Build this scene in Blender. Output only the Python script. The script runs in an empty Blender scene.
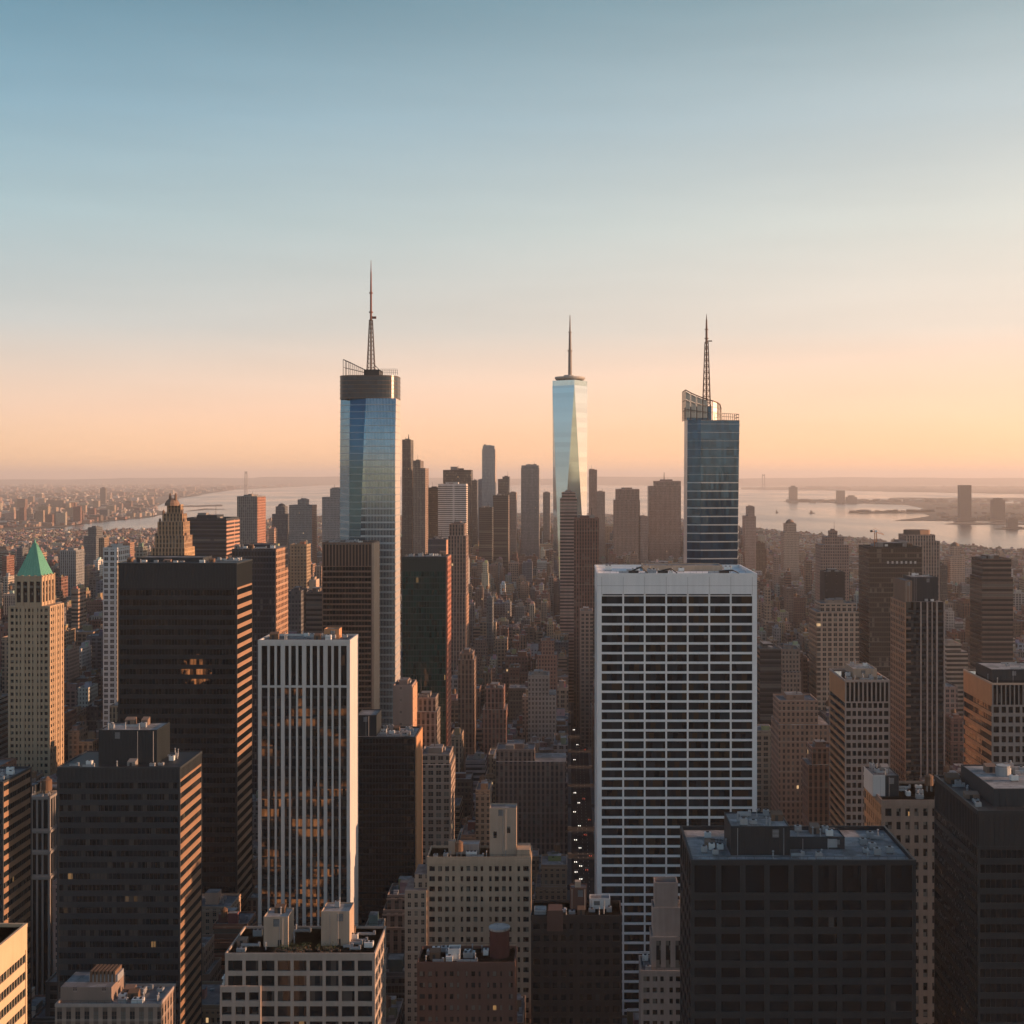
import bpy, math, random
import numpy as np
from mathutils import Vector

scene = bpy.context.scene
COL = scene.collection

# ------------------------------------------------------------------ camera
F, VX, VY, H = 1300.0, 570.0, 477.0, 260.0       # focal length in pixels, vanishing point, eye height
cam_data = bpy.data.cameras.new('camera')
cam = bpy.data.objects.new('camera', cam_data)
COL.objects.link(cam)
cam.location = (0, 0, H)
cam.rotation_euler = (math.radians(90), 0, 0)
cam_data.sensor_width = 36.0
cam_data.lens = 36.0 * F / 1024.0
cam_data.shift_x = -(VX - 512.0) / 1024.0
cam_data.shift_y = -(512.0 - VY) / 1024.0
cam_data.clip_start = 1.0
cam_data.clip_end = 400000.0
scene.camera = cam

# ------------------------------------------------------------------ sun and sky
SUN_EL, SUN_ROT = math.radians(8.0), math.radians(90.3)   # rotation clockwise from +Y
sun_dir = Vector((math.sin(SUN_ROT) * math.cos(SUN_EL), math.cos(SUN_ROT) * math.cos(SUN_EL), math.sin(SUN_EL)))
sun_data = bpy.data.lights.new('sun', 'SUN')
sun_data.energy = 5.0
sun_data.angle = math.radians(0.5)
sun_data.color = (1.0, 0.55, 0.31)
sun = bpy.data.objects.new('sun', sun_data)
COL.objects.link(sun)
sun.rotation_euler = (-sun_dir).to_track_quat('-Z', 'Y').to_euler()

world = bpy.data.worlds.new("World")
scene.world = world
world.use_nodes = True
wt = world.node_tree
wn = wt.nodes
sky = wn.new('ShaderNodeTexSky')
sky.sky_type = 'NISHITA'
sky.sun_disc = False
sky.sun_elevation = SUN_EL
sky.sun_rotation = SUN_ROT
sky.air_density, sky.dust_density, sky.ozone_density = 1.0, 1.5, 2.0
tc = wn.new('ShaderNodeTexCoord')
sx = wn.new('ShaderNodeSeparateXYZ')
wt.links.new(tc.outputs['Generated'], sx.inputs[0])
asn = wn.new('ShaderNodeMath'); asn.operation = 'ARCSINE'
wt.links.new(sx.outputs[2], asn.inputs[0])
mr = wn.new('ShaderNodeMapRange')
mr.inputs[1].default_value, mr.inputs[2].default_value = 0.0, math.radians(40)
wt.links.new(asn.outputs[0], mr.inputs[0])
ramp = wn.new('ShaderNodeValToRGB')
wt.links.new(mr.outputs[0], ramp.inputs[0])
RAMP = [(0.0, (10.4, 5.6, 2.6)), (0.07, (8.9, 5.6, 3.9)), (0.16, (5.8, 5.3, 4.8)), (0.27, (4.5, 5.1, 5.0)),
        (0.38, (3.0, 4.05, 4.5)), (0.50, (1.65, 2.75, 3.25)), (0.70, (0.95, 1.75, 2.5)), (1.0, (0.5, 1.0, 1.7))]
el = ramp.color_ramp.elements
el[0].position = 0.0; el[1].position = 1.0
for p, c in RAMP[1:-1]:
    el.new(p)
for e, (p, c) in zip(sorted(el, key=lambda q: q.position), RAMP):
    e.color = (c[0], c[1], c[2], 1)
# sky behind the camera brightened and blued, added fill for shaded fronts
mrx = wn.new('ShaderNodeMapRange')
mrx.inputs[1].default_value, mrx.inputs[2].default_value = -0.55, 0.45
wt.links.new(sx.outputs[1], mrx.inputs[0])
back = wn.new('ShaderNodeMix'); back.data_type = 'RGBA'
back.inputs[6].default_value = (1.12, 1.32, 1.45, 1)
back.inputs[7].default_value = (1, 1, 1, 1)
wt.links.new(mrx.outputs[0], back.inputs[0])
mul = wn.new('ShaderNodeMix'); mul.data_type = 'RGBA'; mul.blend_type = 'MULTIPLY'
mul.inputs[0].default_value = 1.0
wt.links.new(ramp.outputs[0], mul.inputs[6])
wt.links.new(back.outputs[2], mul.inputs[7])
side = wn.new('ShaderNodeMix'); side.data_type = 'RGBA'
side.inputs[6].default_value = (0.86, 0.92, 0.97, 1)
side.inputs[7].default_value = (1.24, 1.12, 1.00, 1)
mrs = wn.new('ShaderNodeMapRange')
mrs.inputs[1].default_value, mrs.inputs[2].default_value = -0.45, 0.45
wt.links.new(sx.outputs[0], mrs.inputs[0])
wt.links.new(mrs.outputs[0], side.inputs[0])
mul2 = wn.new('ShaderNodeMix'); mul2.data_type = 'RGBA'; mul2.blend_type = 'MULTIPLY'
mul2.inputs[0].default_value = 1.0
wt.links.new(mul.outputs[2], mul2.inputs[6])
wt.links.new(side.outputs[2], mul2.inputs[7])
mixs = wn.new('ShaderNodeMix'); mixs.data_type = 'RGBA'
mixs.inputs[0].default_value = 0.80
wt.links.new(sky.outputs[0], mixs.inputs[6])
high = wn.new('ShaderNodeMix'); high.data_type = 'RGBA'
high.inputs[6].default_value = (0.55, 0.74, 0.80, 1)
high.inputs[7].default_value = (1.42, 1.17, 1.12, 1)
wt.links.new(mrs.outputs[0], high.inputs[0])
mre = wn.new('ShaderNodeMapRange')
mre.inputs[1].default_value, mre.inputs[2].default_value = math.radians(4), math.radians(20)
wt.links.new(asn.outputs[0], mre.inputs[0])
mul3 = wn.new('ShaderNodeMix'); mul3.data_type = 'RGBA'; mul3.blend_type = 'MULTIPLY'
wt.links.new(mre.outputs[0], mul3.inputs[0])
wt.links.new(mul2.outputs[2], mul3.inputs[6])
wt.links.new(high.outputs[2], mul3.inputs[7])
wt.links.new(mul3.outputs[2], mixs.inputs[7])
smp = wn.new('ShaderNodeMapping'); smp.inputs['Scale'].default_value = (1.6, 1.6, 14.0); smp.inputs['Rotation'].default_value = (0.0, 0.10, 0.0)
wt.links.new(tc.outputs['Generated'], smp.inputs[0])
snz = wn.new('ShaderNodeTexNoise'); snz.inputs['Scale'].default_value = 1.6; snz.inputs['Detail'].default_value = 5; snz.inputs['Roughness'].default_value = 0.55
wt.links.new(smp.outputs[0], snz.inputs['Vector'])
smr = wn.new('ShaderNodeMapRange')
smr.inputs[1].default_value, smr.inputs[2].default_value, smr.inputs[3].default_value, smr.inputs[4].default_value = 0.3, 0.7, 0.955, 1.045
wt.links.new(snz.outputs[0], smr.inputs[0])
scb = wn.new('ShaderNodeCombineColor')
for i in range(3): wt.links.new(smr.outputs[0], scb.inputs[i])
veil = wn.new('ShaderNodeMix'); veil.data_type = 'RGBA'; veil.blend_type = 'MULTIPLY'; veil.inputs[0].default_value = 1.0
wt.links.new(mixs.outputs[2], veil.inputs[6]); wt.links.new(scb.outputs[0], veil.inputs[7])
bg = wn['Background']
bg.inputs[1].default_value = 0.094
wt.links.new(veil.outputs[2], bg.inputs[0])

vs = scene.view_settings
vs.view_transform = 'Standard'
vs.look = 'None'
vs.gamma = 1.0
vs.use_curve_mapping = False
vs.exposure = 0.68

cy = scene.cycles
cy.use_denoising = True
cy.max_bounces = 5
cy.diffuse_bounces = 2
cy.glossy_bounces = 3
cy.transmission_bounces = 1
cy.volume_bounces = 3
cy.sample_clamp_indirect = 6.0

# ------------------------------------------------------------------ materials
def new_mat(name):
    m = bpy.data.materials.new(name)
    m.use_nodes = True
    return m, m.node_tree, m.node_tree.nodes, m.node_tree.links, m.node_tree.nodes['Principled BSDF']

def nmath(N, L, op, a, b=None, c=None):
    n = N.new('ShaderNodeMath'); n.operation = op
    for i, v in enumerate((a, b, c)):
        if v is None: continue
        if isinstance(v, (int, float)): n.inputs[i].default_value = v
        else: L.new(v, n.inputs[i])
    return n.outputs[0]

def nmix(N, L, fac, a, b, blend='MIX'):
    n = N.new('ShaderNodeMix'); n.data_type = 'RGBA'; n.blend_type = blend
    for i, v in ((0, fac), (6, a), (7, b)):
        if isinstance(v, (int, float)): n.inputs[i].default_value = v
        elif isinstance(v, tuple): n.inputs[i].default_value = (v[0], v[1], v[2], 1)
        else: L.new(v, n.inputs[i])
    return n.outputs[2]

def plain(name, col, rough=0.85, metal=0.0, var=0.35, scale=0.12, spec=0.3):
    """weathered surface: large blotches plus rain streaks running down"""
    m, T, N, L, B = new_mat(name)
    geo = N.new('ShaderNodeNewGeometry')
    n1 = N.new('ShaderNodeTexNoise'); n1.inputs['Scale'].default_value = scale; n1.inputs['Detail'].default_value = 5
    L.new(geo.outputs['Position'], n1.inputs['Vector'])
    mp = N.new('ShaderNodeMapping'); mp.inputs['Scale'].default_value = (0.9, 0.9, 0.04)
    L.new(geo.outputs['Position'], mp.inputs[0])
    n2 = N.new('ShaderNodeTexNoise'); n2.inputs['Scale'].default_value = 1.0; n2.inputs['Detail'].default_value = 3
    L.new(mp.outputs[0], n2.inputs['Vector'])
    s = nmath(N, L, 'ADD', n1.outputs[0], n2.outputs[0])
    f = nmath(N, L, 'MULTIPLY_ADD', s, var, 1.0 - var)
    cb = N.new('ShaderNodeCombineColor')
    for i in range(3): L.new(f, cb.inputs[i])
    L.new(nmix(N, L, 1.0, col, cb.outputs[0], 'MULTIPLY'), B.inputs['Base Color'])
    B.inputs['Roughness'].default_value = rough
    B.inputs['Metallic'].default_value = metal
    B.inputs['Specular IOR Level'].default_value = spec
    return m

def roof_mat(name, col, patch):
    """felt or gravel roof: seams, patches and dark ponding stains"""
    m, T, N, L, B = new_mat(name)
    geo = N.new('ShaderNodeNewGeometry')
    vo = N.new('ShaderNodeTexVoronoi'); vo.distance = 'CHEBYCHEV'; vo.inputs['Scale'].default_value = 0.14
    L.new(geo.outputs['Position'], vo.inputs['Vector'])
    n1 = N.new('ShaderNodeTexNoise'); n1.inputs['Scale'].default_value = 0.35; n1.inputs['Detail'].default_value = 6
    L.new(geo.outputs['Position'], n1.inputs['Vector'])
    sep = N.new('ShaderNodeSeparateColor'); L.new(vo.outputs['Color'], sep.inputs[0])
    c = nmix(N, L, nmath(N, L, 'GREATER_THAN', sep.outputs[0], 0.62), col, patch)
    f = nmath(N, L, 'MULTIPLY_ADD', n1.outputs[0], 1.5, 0.25)
    br = N.new('ShaderNodeTexBrick')                # felt sheets with tarred seams
    br.inputs['Scale'].default_value = 1.0; br.inputs['Brick Width'].default_value = 7.0; br.inputs['Row Height'].default_value = 1.1
    br.inputs['Mortar Size'].default_value = 0.07
    L.new(geo.outputs['Position'], br.inputs['Vector'])
    f = nmath(N, L, 'MULTIPLY', f, nmath(N, L, 'MULTIPLY_ADD', br.outputs['Fac'], -0.45, 1.0))
    n3 = N.new('ShaderNodeTexNoise'); n3.inputs['Scale'].default_value = 0.11; n3.inputs['Detail'].default_value = 2
    L.new(geo.outputs['Position'], n3.inputs['Vector'])
    pond = nmath(N, L, 'MULTIPLY', nmath(N, L, 'SUBTRACT', n3.outputs[0], 0.55), 14.0); pond.node.use_clamp = True
    f = nmath(N, L, 'MULTIPLY', f, nmath(N, L, 'MULTIPLY_ADD', pond, -0.4, 1.0))
    cb = N.new('ShaderNodeCombineColor')
    for i in range(3): L.new(f, cb.inputs[i])
    L.new(nmix(N, L, 1.0, c, cb.outputs[0], 'MULTIPLY'), B.inputs['Base Color'])
    B.inputs['Roughness'].default_value = 0.8
    return m

def glass_mat(name, base=(0.012, 0.015, 0.018), bay=1.5, floor=3.8, blind=0.12, lit=0.01, metal=0.0, rough=0.07,
              ior=1.5, wob=0.02, blindcol=(0.16, 0.15, 0.13), lit_str=1.0, patch=0.0, var=0.9, spot=None, litcol=(1.0, 0.55, 0.22)):
    m, T, N, L, B = new_mat(name)
    uv = N.new('ShaderNodeUVMap'); uv.uv_map = 'uv'
    sp = N.new('ShaderNodeSeparateXYZ'); L.new(uv.outputs[0], sp.inputs[0])
    oi = N.new('ShaderNodeObjectInfo')
    cb = N.new('ShaderNodeCombineXYZ')
    L.new(nmath(N, L, 'FLOOR', nmath(N, L, 'DIVIDE', sp.outputs[0], bay)), cb.inputs[0])
    L.new(nmath(N, L, 'FLOOR', nmath(N, L, 'DIVIDE', sp.outputs[1], floor)), cb.inputs[1])
    L.new(nmath(N, L, 'MULTIPLY', oi.outputs['Random'], 913.7), cb.inputs[2])
    wnz = N.new('ShaderNodeTexWhiteNoise'); wnz.noise_dimensions = '3D'
    L.new(cb.outputs[0], wnz.inputs['Vector'])
    sc = N.new('ShaderNodeSeparateColor'); L.new(wnz.outputs['Color'], sc.inputs[0])
    k = nmath(N, L, 'MULTIPLY_ADD', sc.outputs[1], var, 1.0 - var / 2)
    kc = N.new('ShaderNodeCombineColor')
    for i in range(3): L.new(k, kc.inputs[i])
    c = nmix(N, L, 1.0, base, kc.outputs[0], 'MULTIPLY')
    c = nmix(N, L, nmath(N, L, 'LESS_THAN', sc.outputs[0], blind), c, blindcol)
    L.new(c, B.inputs['Base Color'])
    B.inputs['Roughness'].default_value = rough
    B.inputs['Metallic'].default_value = metal
    B.inputs['IOR'].default_value = ior
    if wob:
        geo = N.new('ShaderNodeNewGeometry')
        v1 = N.new('ShaderNodeVectorMath'); v1.operation = 'SUBTRACT'
        L.new(wnz.outputs['Color'], v1.inputs[0]); v1.inputs[1].default_value = (0.5, 0.5, 0.5)
        v2 = N.new('ShaderNodeVectorMath'); v2.operation = 'MULTIPLY_ADD'
        L.new(v1.outputs[0], v2.inputs[0]); v2.inputs[1].default_value = (wob, wob, wob)
        L.new(geo.outputs['Normal'], v2.inputs[2])
        v3 = N.new('ShaderNodeVectorMath'); v3.operation = 'NORMALIZE'
        L.new(v2.outputs[0], v3.inputs[0])
        L.new(v3.outputs[0], B.inputs['Normal'])
    if lit:
        wn2 = N.new('ShaderNodeTexWhiteNoise'); wn2.noise_dimensions = '4D'; wn2.inputs['W'].default_value = 3.3
        L.new(cb.outputs[0], wn2.inputs['Vector'])
        e = nmath(N, L, 'LESS_THAN', wn2.outputs[0], lit)
        if spot:                                   # a sun reflection painted as one glowing patch
            pg = N.new('ShaderNodeNewGeometry')
            vd = N.new('ShaderNodeVectorMath'); vd.operation = 'DISTANCE'
            L.new(pg.outputs['Position'], vd.inputs[0]); vd.inputs[1].default_value = spot[:3]
            pn = N.new('ShaderNodeTexNoise'); pn.inputs['Scale'].default_value = 0.5; pn.inputs['Detail'].default_value = 6
            L.new(pg.outputs['Position'], pn.inputs['Vector'])
            pe = nmath(N, L, 'MULTIPLY', nmath(N, L, 'SUBTRACT', spot[3], nmath(N, L, 'MULTIPLY_ADD', pn.outputs[0], 12.0, vd.outputs['Value'])), 0.5)
            pe.node.use_clamp = True
            gl = nmath(N, L, 'MULTIPLY_ADD', wn2.outputs[0], 1.5, -0.25); gl.node.use_clamp = True
            e = nmath(N, L, 'MULTIPLY', pe, gl)
        if patch:                                  # warm reflections painted as glow across the panes
            pg = N.new('ShaderNodeNewGeometry')
            pm = N.new('ShaderNodeMapping'); pm.inputs['Scale'].default_value = (0.055, 0.055, 0.10)
            L.new(pg.outputs['Position'], pm.inputs[0])
            pn = N.new('ShaderNodeTexNoise'); pn.inputs['Scale'].default_value = 1.0; pn.inputs['Detail'].default_value = 5
            L.new(pm.outputs[0], pn.inputs['Vector'])
            pe = nmath(N, L, 'MULTIPLY', nmath(N, L, 'SUBTRACT', pn.outputs[0], patch), 9.0)
            pe.node.use_clamp = True
            gl = nmath(N, L, 'MULTIPLY_ADD', wn2.outputs[0], 1.5, -0.25); gl.node.use_clamp = True
            e = nmath(N, L, 'MULTIPLY', pe, gl)
        B.inputs['Emission Color'].default_value = (*litcol, 1)
        L.new(nmath(N, L, 'MULTIPLY', e, lit_str * .6 if (patch or spot) else nmath(N, L, 'MULTIPLY', sc.outputs[2], lit_str)), B.inputs['Emission Strength'])
    return m

def facade_mat(name, bay, floor, ww, wh, blind=0.15, lit=0.0008, rough=0.85, glass=(0.02, 0.023, 0.027), spandrel=1.0):
    """wall with window openings laid out in metres on the wall's own UV map; wall colour from the mesh's tint"""
    m, T, N, L, B = new_mat(name)
    uv = N.new('ShaderNodeUVMap'); uv.uv_map = 'uv'
    sp = N.new('ShaderNodeSeparateXYZ'); L.new(uv.outputs[0], sp.inputs[0])
    u = nmath(N, L, 'DIVIDE', sp.outputs[0], bay)
    v = nmath(N, L, 'DIVIDE', sp.outputs[1], floor)
    mu = nmath(N, L, 'COMPARE', nmath(N, L, 'FRACT', u), 0.5, ww / 2)
    mv = nmath(N, L, 'COMPARE', nmath(N, L, 'FRACT', v), 0.5, wh / 2)
    mask = nmath(N, L, 'MULTIPLY', mu, mv)
    cb = N.new('ShaderNodeCombineXYZ')
    L.new(nmath(N, L, 'FLOOR', u), cb.inputs[0]); L.new(nmath(N, L, 'FLOOR', v), cb.inputs[1])
    wnz = N.new('ShaderNodeTexWhiteNoise'); wnz.noise_dimensions = '3D'
    L.new(cb.outputs[0], wnz.inputs['Vector'])
    sc = N.new('ShaderNodeSeparateColor'); L.new(wnz.outputs['Color'], sc.inputs[0])
    at = N.new('ShaderNodeAttribute'); at.attribute_name = 'tint'
    geo = N.new('ShaderNodeNewGeometry')
    mp = N.new('ShaderNodeMapping'); mp.inputs['Scale'].default_value = (0.25, 0.25, 0.03)
    L.new(geo.outputs['Position'], mp.inputs[0])
    n1 = N.new('ShaderNodeTexNoise'); n1.inputs['Scale'].default_value = 1.0; n1.inputs['Detail'].default_value = 4
    L.new(mp.outputs[0], n1.inputs['Vector'])
    f = nmath(N, L, 'MULTIPLY_ADD', n1.outputs[0], 0.7, 0.65)
    if spandrel != 1.0:                       # between the piers the wall is a darker panel
        f = nmath(N, L, 'MULTIPLY', f, nmath(N, L, 'MULTIPLY_ADD', mu, spandrel - 1.0, 1.0))
    kc = N.new('ShaderNodeCombineColor')
    for i in range(3): L.new(f, kc.inputs[i])
    wall = nmix(N, L, 1.0, at.outputs['Color'], kc.outputs[0], 'MULTIPLY')
    # stone courses every few floors, pale sills under the windows, a meeting rail across each sash
    course = nmath(N, L, 'LESS_THAN', nmath(N, L, 'FRACT', nmath(N, L, 'DIVIDE', v, 5.0)), 0.05)
    sill = nmath(N, L, 'MULTIPLY', mu, nmath(N, L, 'COMPARE', nmath(N, L, 'FRACT', v), 0.5 - wh / 2 - 0.04, 0.035))
    wall = nmix(N, L, nmath(N, L, 'MULTIPLY', nmath(N, L, 'MAXIMUM', course, sill), 0.16), wall, (0.55, 0.50, 0.43))
    rail = nmath(N, L, 'COMPARE', nmath(N, L, 'FRACT', v), 0.5, 0.022)
    mid = nmath(N, L, 'COMPARE', nmath(N, L, 'FRACT', u), 0.5, 0.03)
    bars = nmath(N, L, 'MAXIMUM', rail, mid)
    g = nmix(N, L, nmath(N, L, 'LESS_THAN', sc.outputs[0], blind), glass, (0.14, 0.13, 0.115))
    g = nmix(N, L, nmath(N, L, 'MULTIPLY', bars, 0.7), g, wall)
    L.new(nmix(N, L, mask, wall, g), B.inputs['Base Color'])
    bmp = N.new('ShaderNodeBump'); bmp.inputs['Strength'].default_value = 0.6; bmp.inputs['Distance'].default_value = 0.25
    L.new(nmath(N, L, 'SUBTRACT', 1.0, mask), bmp.inputs['Height']); L.new(bmp.outputs[0], B.inputs['Normal'])
    L.new(nmath(N, L, 'MULTIPLY_ADD', mask, 0.12 - rough, rough), B.inputs['Roughness'])
    if lit:
        e = nmath(N, L, 'MULTIPLY', nmath(N, L, 'GREATER_THAN', sc.outputs[1], 1.0 - lit), mask)
        B.inputs['Emission Color'].default_value = (1.0, 0.62, 0.30, 1)
        L.new(nmath(N, L, 'MULTIPLY', e, 0.4), B.inputs['Emission Strength'])
    return m

M = {}
M['punched'] = facade_mat('facade_punched_windows', 2.7, 3.5, 0.46, 0.55)
M['paired'] = facade_mat('facade_broad_windows', 4.2, 3.8, 0.62, 0.58, spandrel=0.9)
M['ribbon'] = facade_mat('facade_window_bands', 60.0, 3.8, 1.2, 0.5)
M['piers'] = facade_mat('facade_upright_piers', 2.8, 3.7, 0.52, 0.62, spandrel=0.45)
M['curtain'] = facade_mat('facade_curtain_wall', 1.8, 3.8, 0.86, 0.72, rough=0.4, blind=0.08)
M['blank'] = facade_mat('facade_blank_wall', 9.0, 7.0, 0.12, 0.2, lit=0)
M['roof'] = roof_mat('roof_felt', (0.13, 0.13, 0.135), (0.20, 0.20, 0.20))
M['roof_light'] = roof_mat('roof_pale_gravel', (0.30, 0.29, 0.28), (0.20, 0.20, 0.20))
M['metal'] = plain('galvanised_metal', (0.32, 0.33, 0.34), 0.5, 0.3)
M['dark_metal'] = plain('dark_steel', (0.035, 0.037, 0.04), 0.5, 0.2)
M['tankwood'] = plain('weathered_tank_wood', (0.14, 0.085, 0.055), 0.9)
M['white_metal'] = plain('white_painted_metal', (0.6, 0.6, 0.58), 0.6)
BASE = ['punched', 'paired', 'ribbon', 'piers', 'curtain', 'blank', 'roof', 'roof_light', 'metal', 'tankwood']
BI = {k: i for i, k in enumerate(BASE)}
BMATS = [M[k] for k in BASE]

# ------------------------------------------------------------------ mesh building
class MB:
    def __init__(s):
        s.v, s.f, s.m, s.uv, s.t = [], [], [], [], []
        s.us = s.vs = 1.0
    def face(s, pts, m=0, uv=None, tint=(0.5, 0.5, 0.5)):
        i = len(s.v)
        s.v.extend(pts)
        s.f.append(tuple(range(i, i + len(pts))))
        s.m.append(m)
        s.uv.append(uv if uv else [(0.0, 0.0)] * len(pts))
        s.t.append(tint)
    def box(s, x0, x1, y0, y1, z0, z1, m=0, top=None, tint=(0.5, 0.5, 0.5), ttint=None, u0=0.0, v0=None, bottom=False):
        w, d = x1 - x0, y1 - y0
        if v0 is None: v0 = z0
        a, b = v0, v0 + z1 - z0
        a, b, us = a * s.vs, b * s.vs, s.us
        Q = lambda u, k: [(u * us, a), ((u + k) * us, a), ((u + k) * us, b), (u * us, b)]
        s.face([(x0, y0, z0), (x1, y0, z0), (x1, y0, z1), (x0, y0, z1)], m, Q(u0, w), tint)
        s.face([(x1, y0, z0), (x1, y1, z0), (x1, y1, z1), (x1, y0, z1)], m, Q(u0 + w, d), tint)
        s.face([(x1, y1, z0), (x0, y1, z0), (x0, y1, z1), (x1, y1, z1)], m, Q(u0 + w + d, w), tint)
        s.face([(x0, y1, z0), (x0, y0, z0), (x0, y0, z1), (x0, y1, z1)], m, Q(u0 + 2 * w + d, d), tint)
        s.face([(x0, y0, z1), (x1, y0, z1), (x1, y1, z1), (x0, y1, z1)], m if top is None else top, None, ttint or tint)
        if bottom:
            s.face([(x0, y0, z0), (x0, y1, z0), (x1, y1, z0), (x1, y0, z0)], m, None, tint)
    def prism(s, ring0, ring1, m=0, top=None, tint=(0.5, 0.5, 0.5), cap=True):
        n = len(ring0); u = 0.0
        for i in range(n):
            j = (i + 1) % n
            a, b, c, d = ring0[i], ring0[j], ring1[j], ring1[i]
            L = math.dist(a[:2], b[:2])
            s.face([a, b, c, d], m, [(u, a[2]), (u + L, b[2]), (u + L, c[2]), (u, d[2])], tint)
            u += L
        if cap:
            s.face(list(ring1), m if top is None else top, None, tint)
    def cyl(s, cx, cy_, r0, r1, z0, z1, n=12, m=0, top=None, tint=(0.5, 0.5, 0.5)):
        A = [2 * math.pi * k / n for k in range(n)]
        s.prism([(cx + r0 * math.cos(a), cy_ + r0 * math.sin(a), z0) for a in A],
                [(cx + r1 * math.cos(a), cy_ + r1 * math.sin(a), z1) for a in A], m, top, tint)
    def bar(s, p, q, r, m=0, tint=(0.5, 0.5, 0.5), n=4):
        p, q = Vector(p), Vector(q)
        d = (q - p).normalized()
        a = d.orthogonal().normalized(); b = d.cross(a)
        R = lambda c: [tuple(c + a * (r * math.cos(2 * math.pi * k / n)) + b * (r * math.sin(2 * math.pi * k / n))) for k in range(n)]
        s.prism(R(p), R(q), m, None, tint)
    def mesh(s, name, mats):
        me = bpy.data.meshes.new(name)
        me.from_pydata(s.v, [], s.f)
        for k in mats: me.materials.append(k)
        me.polygons.foreach_set('material_index', s.m)
        ul = me.uv_layers.new(name='uv')
        ul.data.foreach_set('uv', [c for q in s.uv for p in q for c in p])
        ta = me.attributes.new('tint', 'FLOAT_COLOR', 'FACE')
        ta.data.foreach_set('color', [c for t in s.t for c in (t[0], t[1], t[2], 1.0)])
        me.update()
        return me
    def build(s, name, mats, parent=None, loc=(0, 0, 0), label=None, kind=None):
        if not isinstance(mats, (list, tuple)): mats = [mats]
        o = bpy.data.objects.new(name, s.mesh(name, mats))
        COL.objects.link(o)
        o.location = loc
        if parent: o.parent = parent
        if label: o['label'] = label
        if kind: o['kind'] = kind
        return o

def PX(px, d): return (px - VX) * d / F
def PZ(py, d): return H - (py - VY) * d / F
def ground(px, py):
    d = H * F / (py - VY)
    return ((px - VX) * d / F, d)

HEROES = []          # footprints: x0, x1, y0, y1, z, lowest visible picture row, short landmark phrase
def root(name, label, cat, loc, group=None, rz=0.0):
    o = bpy.data.objects.new(name, None)
    COL.objects.link(o)
    o.location = loc
    o.rotation_euler = (0, 0, rz)
    o['label'] = label; o['category'] = cat
    if group: o['group'] = group
    return o

class Bld:
    """one building: an Empty at the middle of its base, local x across, y away from the viewer"""
    def __init__(s, name, label, cat, px0, px1, py, d, depth, vb, mark=None, group=None):
        s.x0, s.x1, s.d, s.dep = PX(px0, d), PX(px1, d), d, depth
        s.w, s.h = s.x1 - s.x0, PZ(py, d)
        s.hw, s.hd = s.w / 2, depth / 2
        s.root = root(name, label, cat, ((s.x0 + s.x1) / 2, d + depth / 2, 0), group)
        HEROES.append((s.x0, s.x1, d, d + depth, s.h, vb, mark))
        s.rng = random.Random(int(px0 * 131 + py * 7 + d))
    def lx(s, px, d=None): return PX(px, d or s.d) - (s.x0 + s.x1) / 2
    def part(s, name, mb, mats, label=None, kind=None): return mb.build(name, mats, s.root, label=label, kind=kind)

def side_frame(side, hw, hd):
    """(width, function (u, out) -> x, y) of a wall of a hw x hd box, u runs left to right seen from outside"""
    return {'f': (2 * hw, lambda u, o: (-hw + u, -hd - o)), 'r': (2 * hd, lambda u, o: (hw + o, -hd + u)),
            'b': (2 * hw, lambda u, o: (hw - u, hd + o)), 'l': (2 * hd, lambda u, o: (-hw - o, hd - u))}[side]

def sbox(mb, fr, ua, ub, o0, o1, z0, z1, m=0, **k):
    a, b = fr(ua, o0), fr(ub, o1)
    mb.box(min(a[0], b[0]), max(a[0], b[0]), min(a[1], b[1]), max(a[1], b[1]), z0, z1, m, bottom=True, **k)

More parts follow.
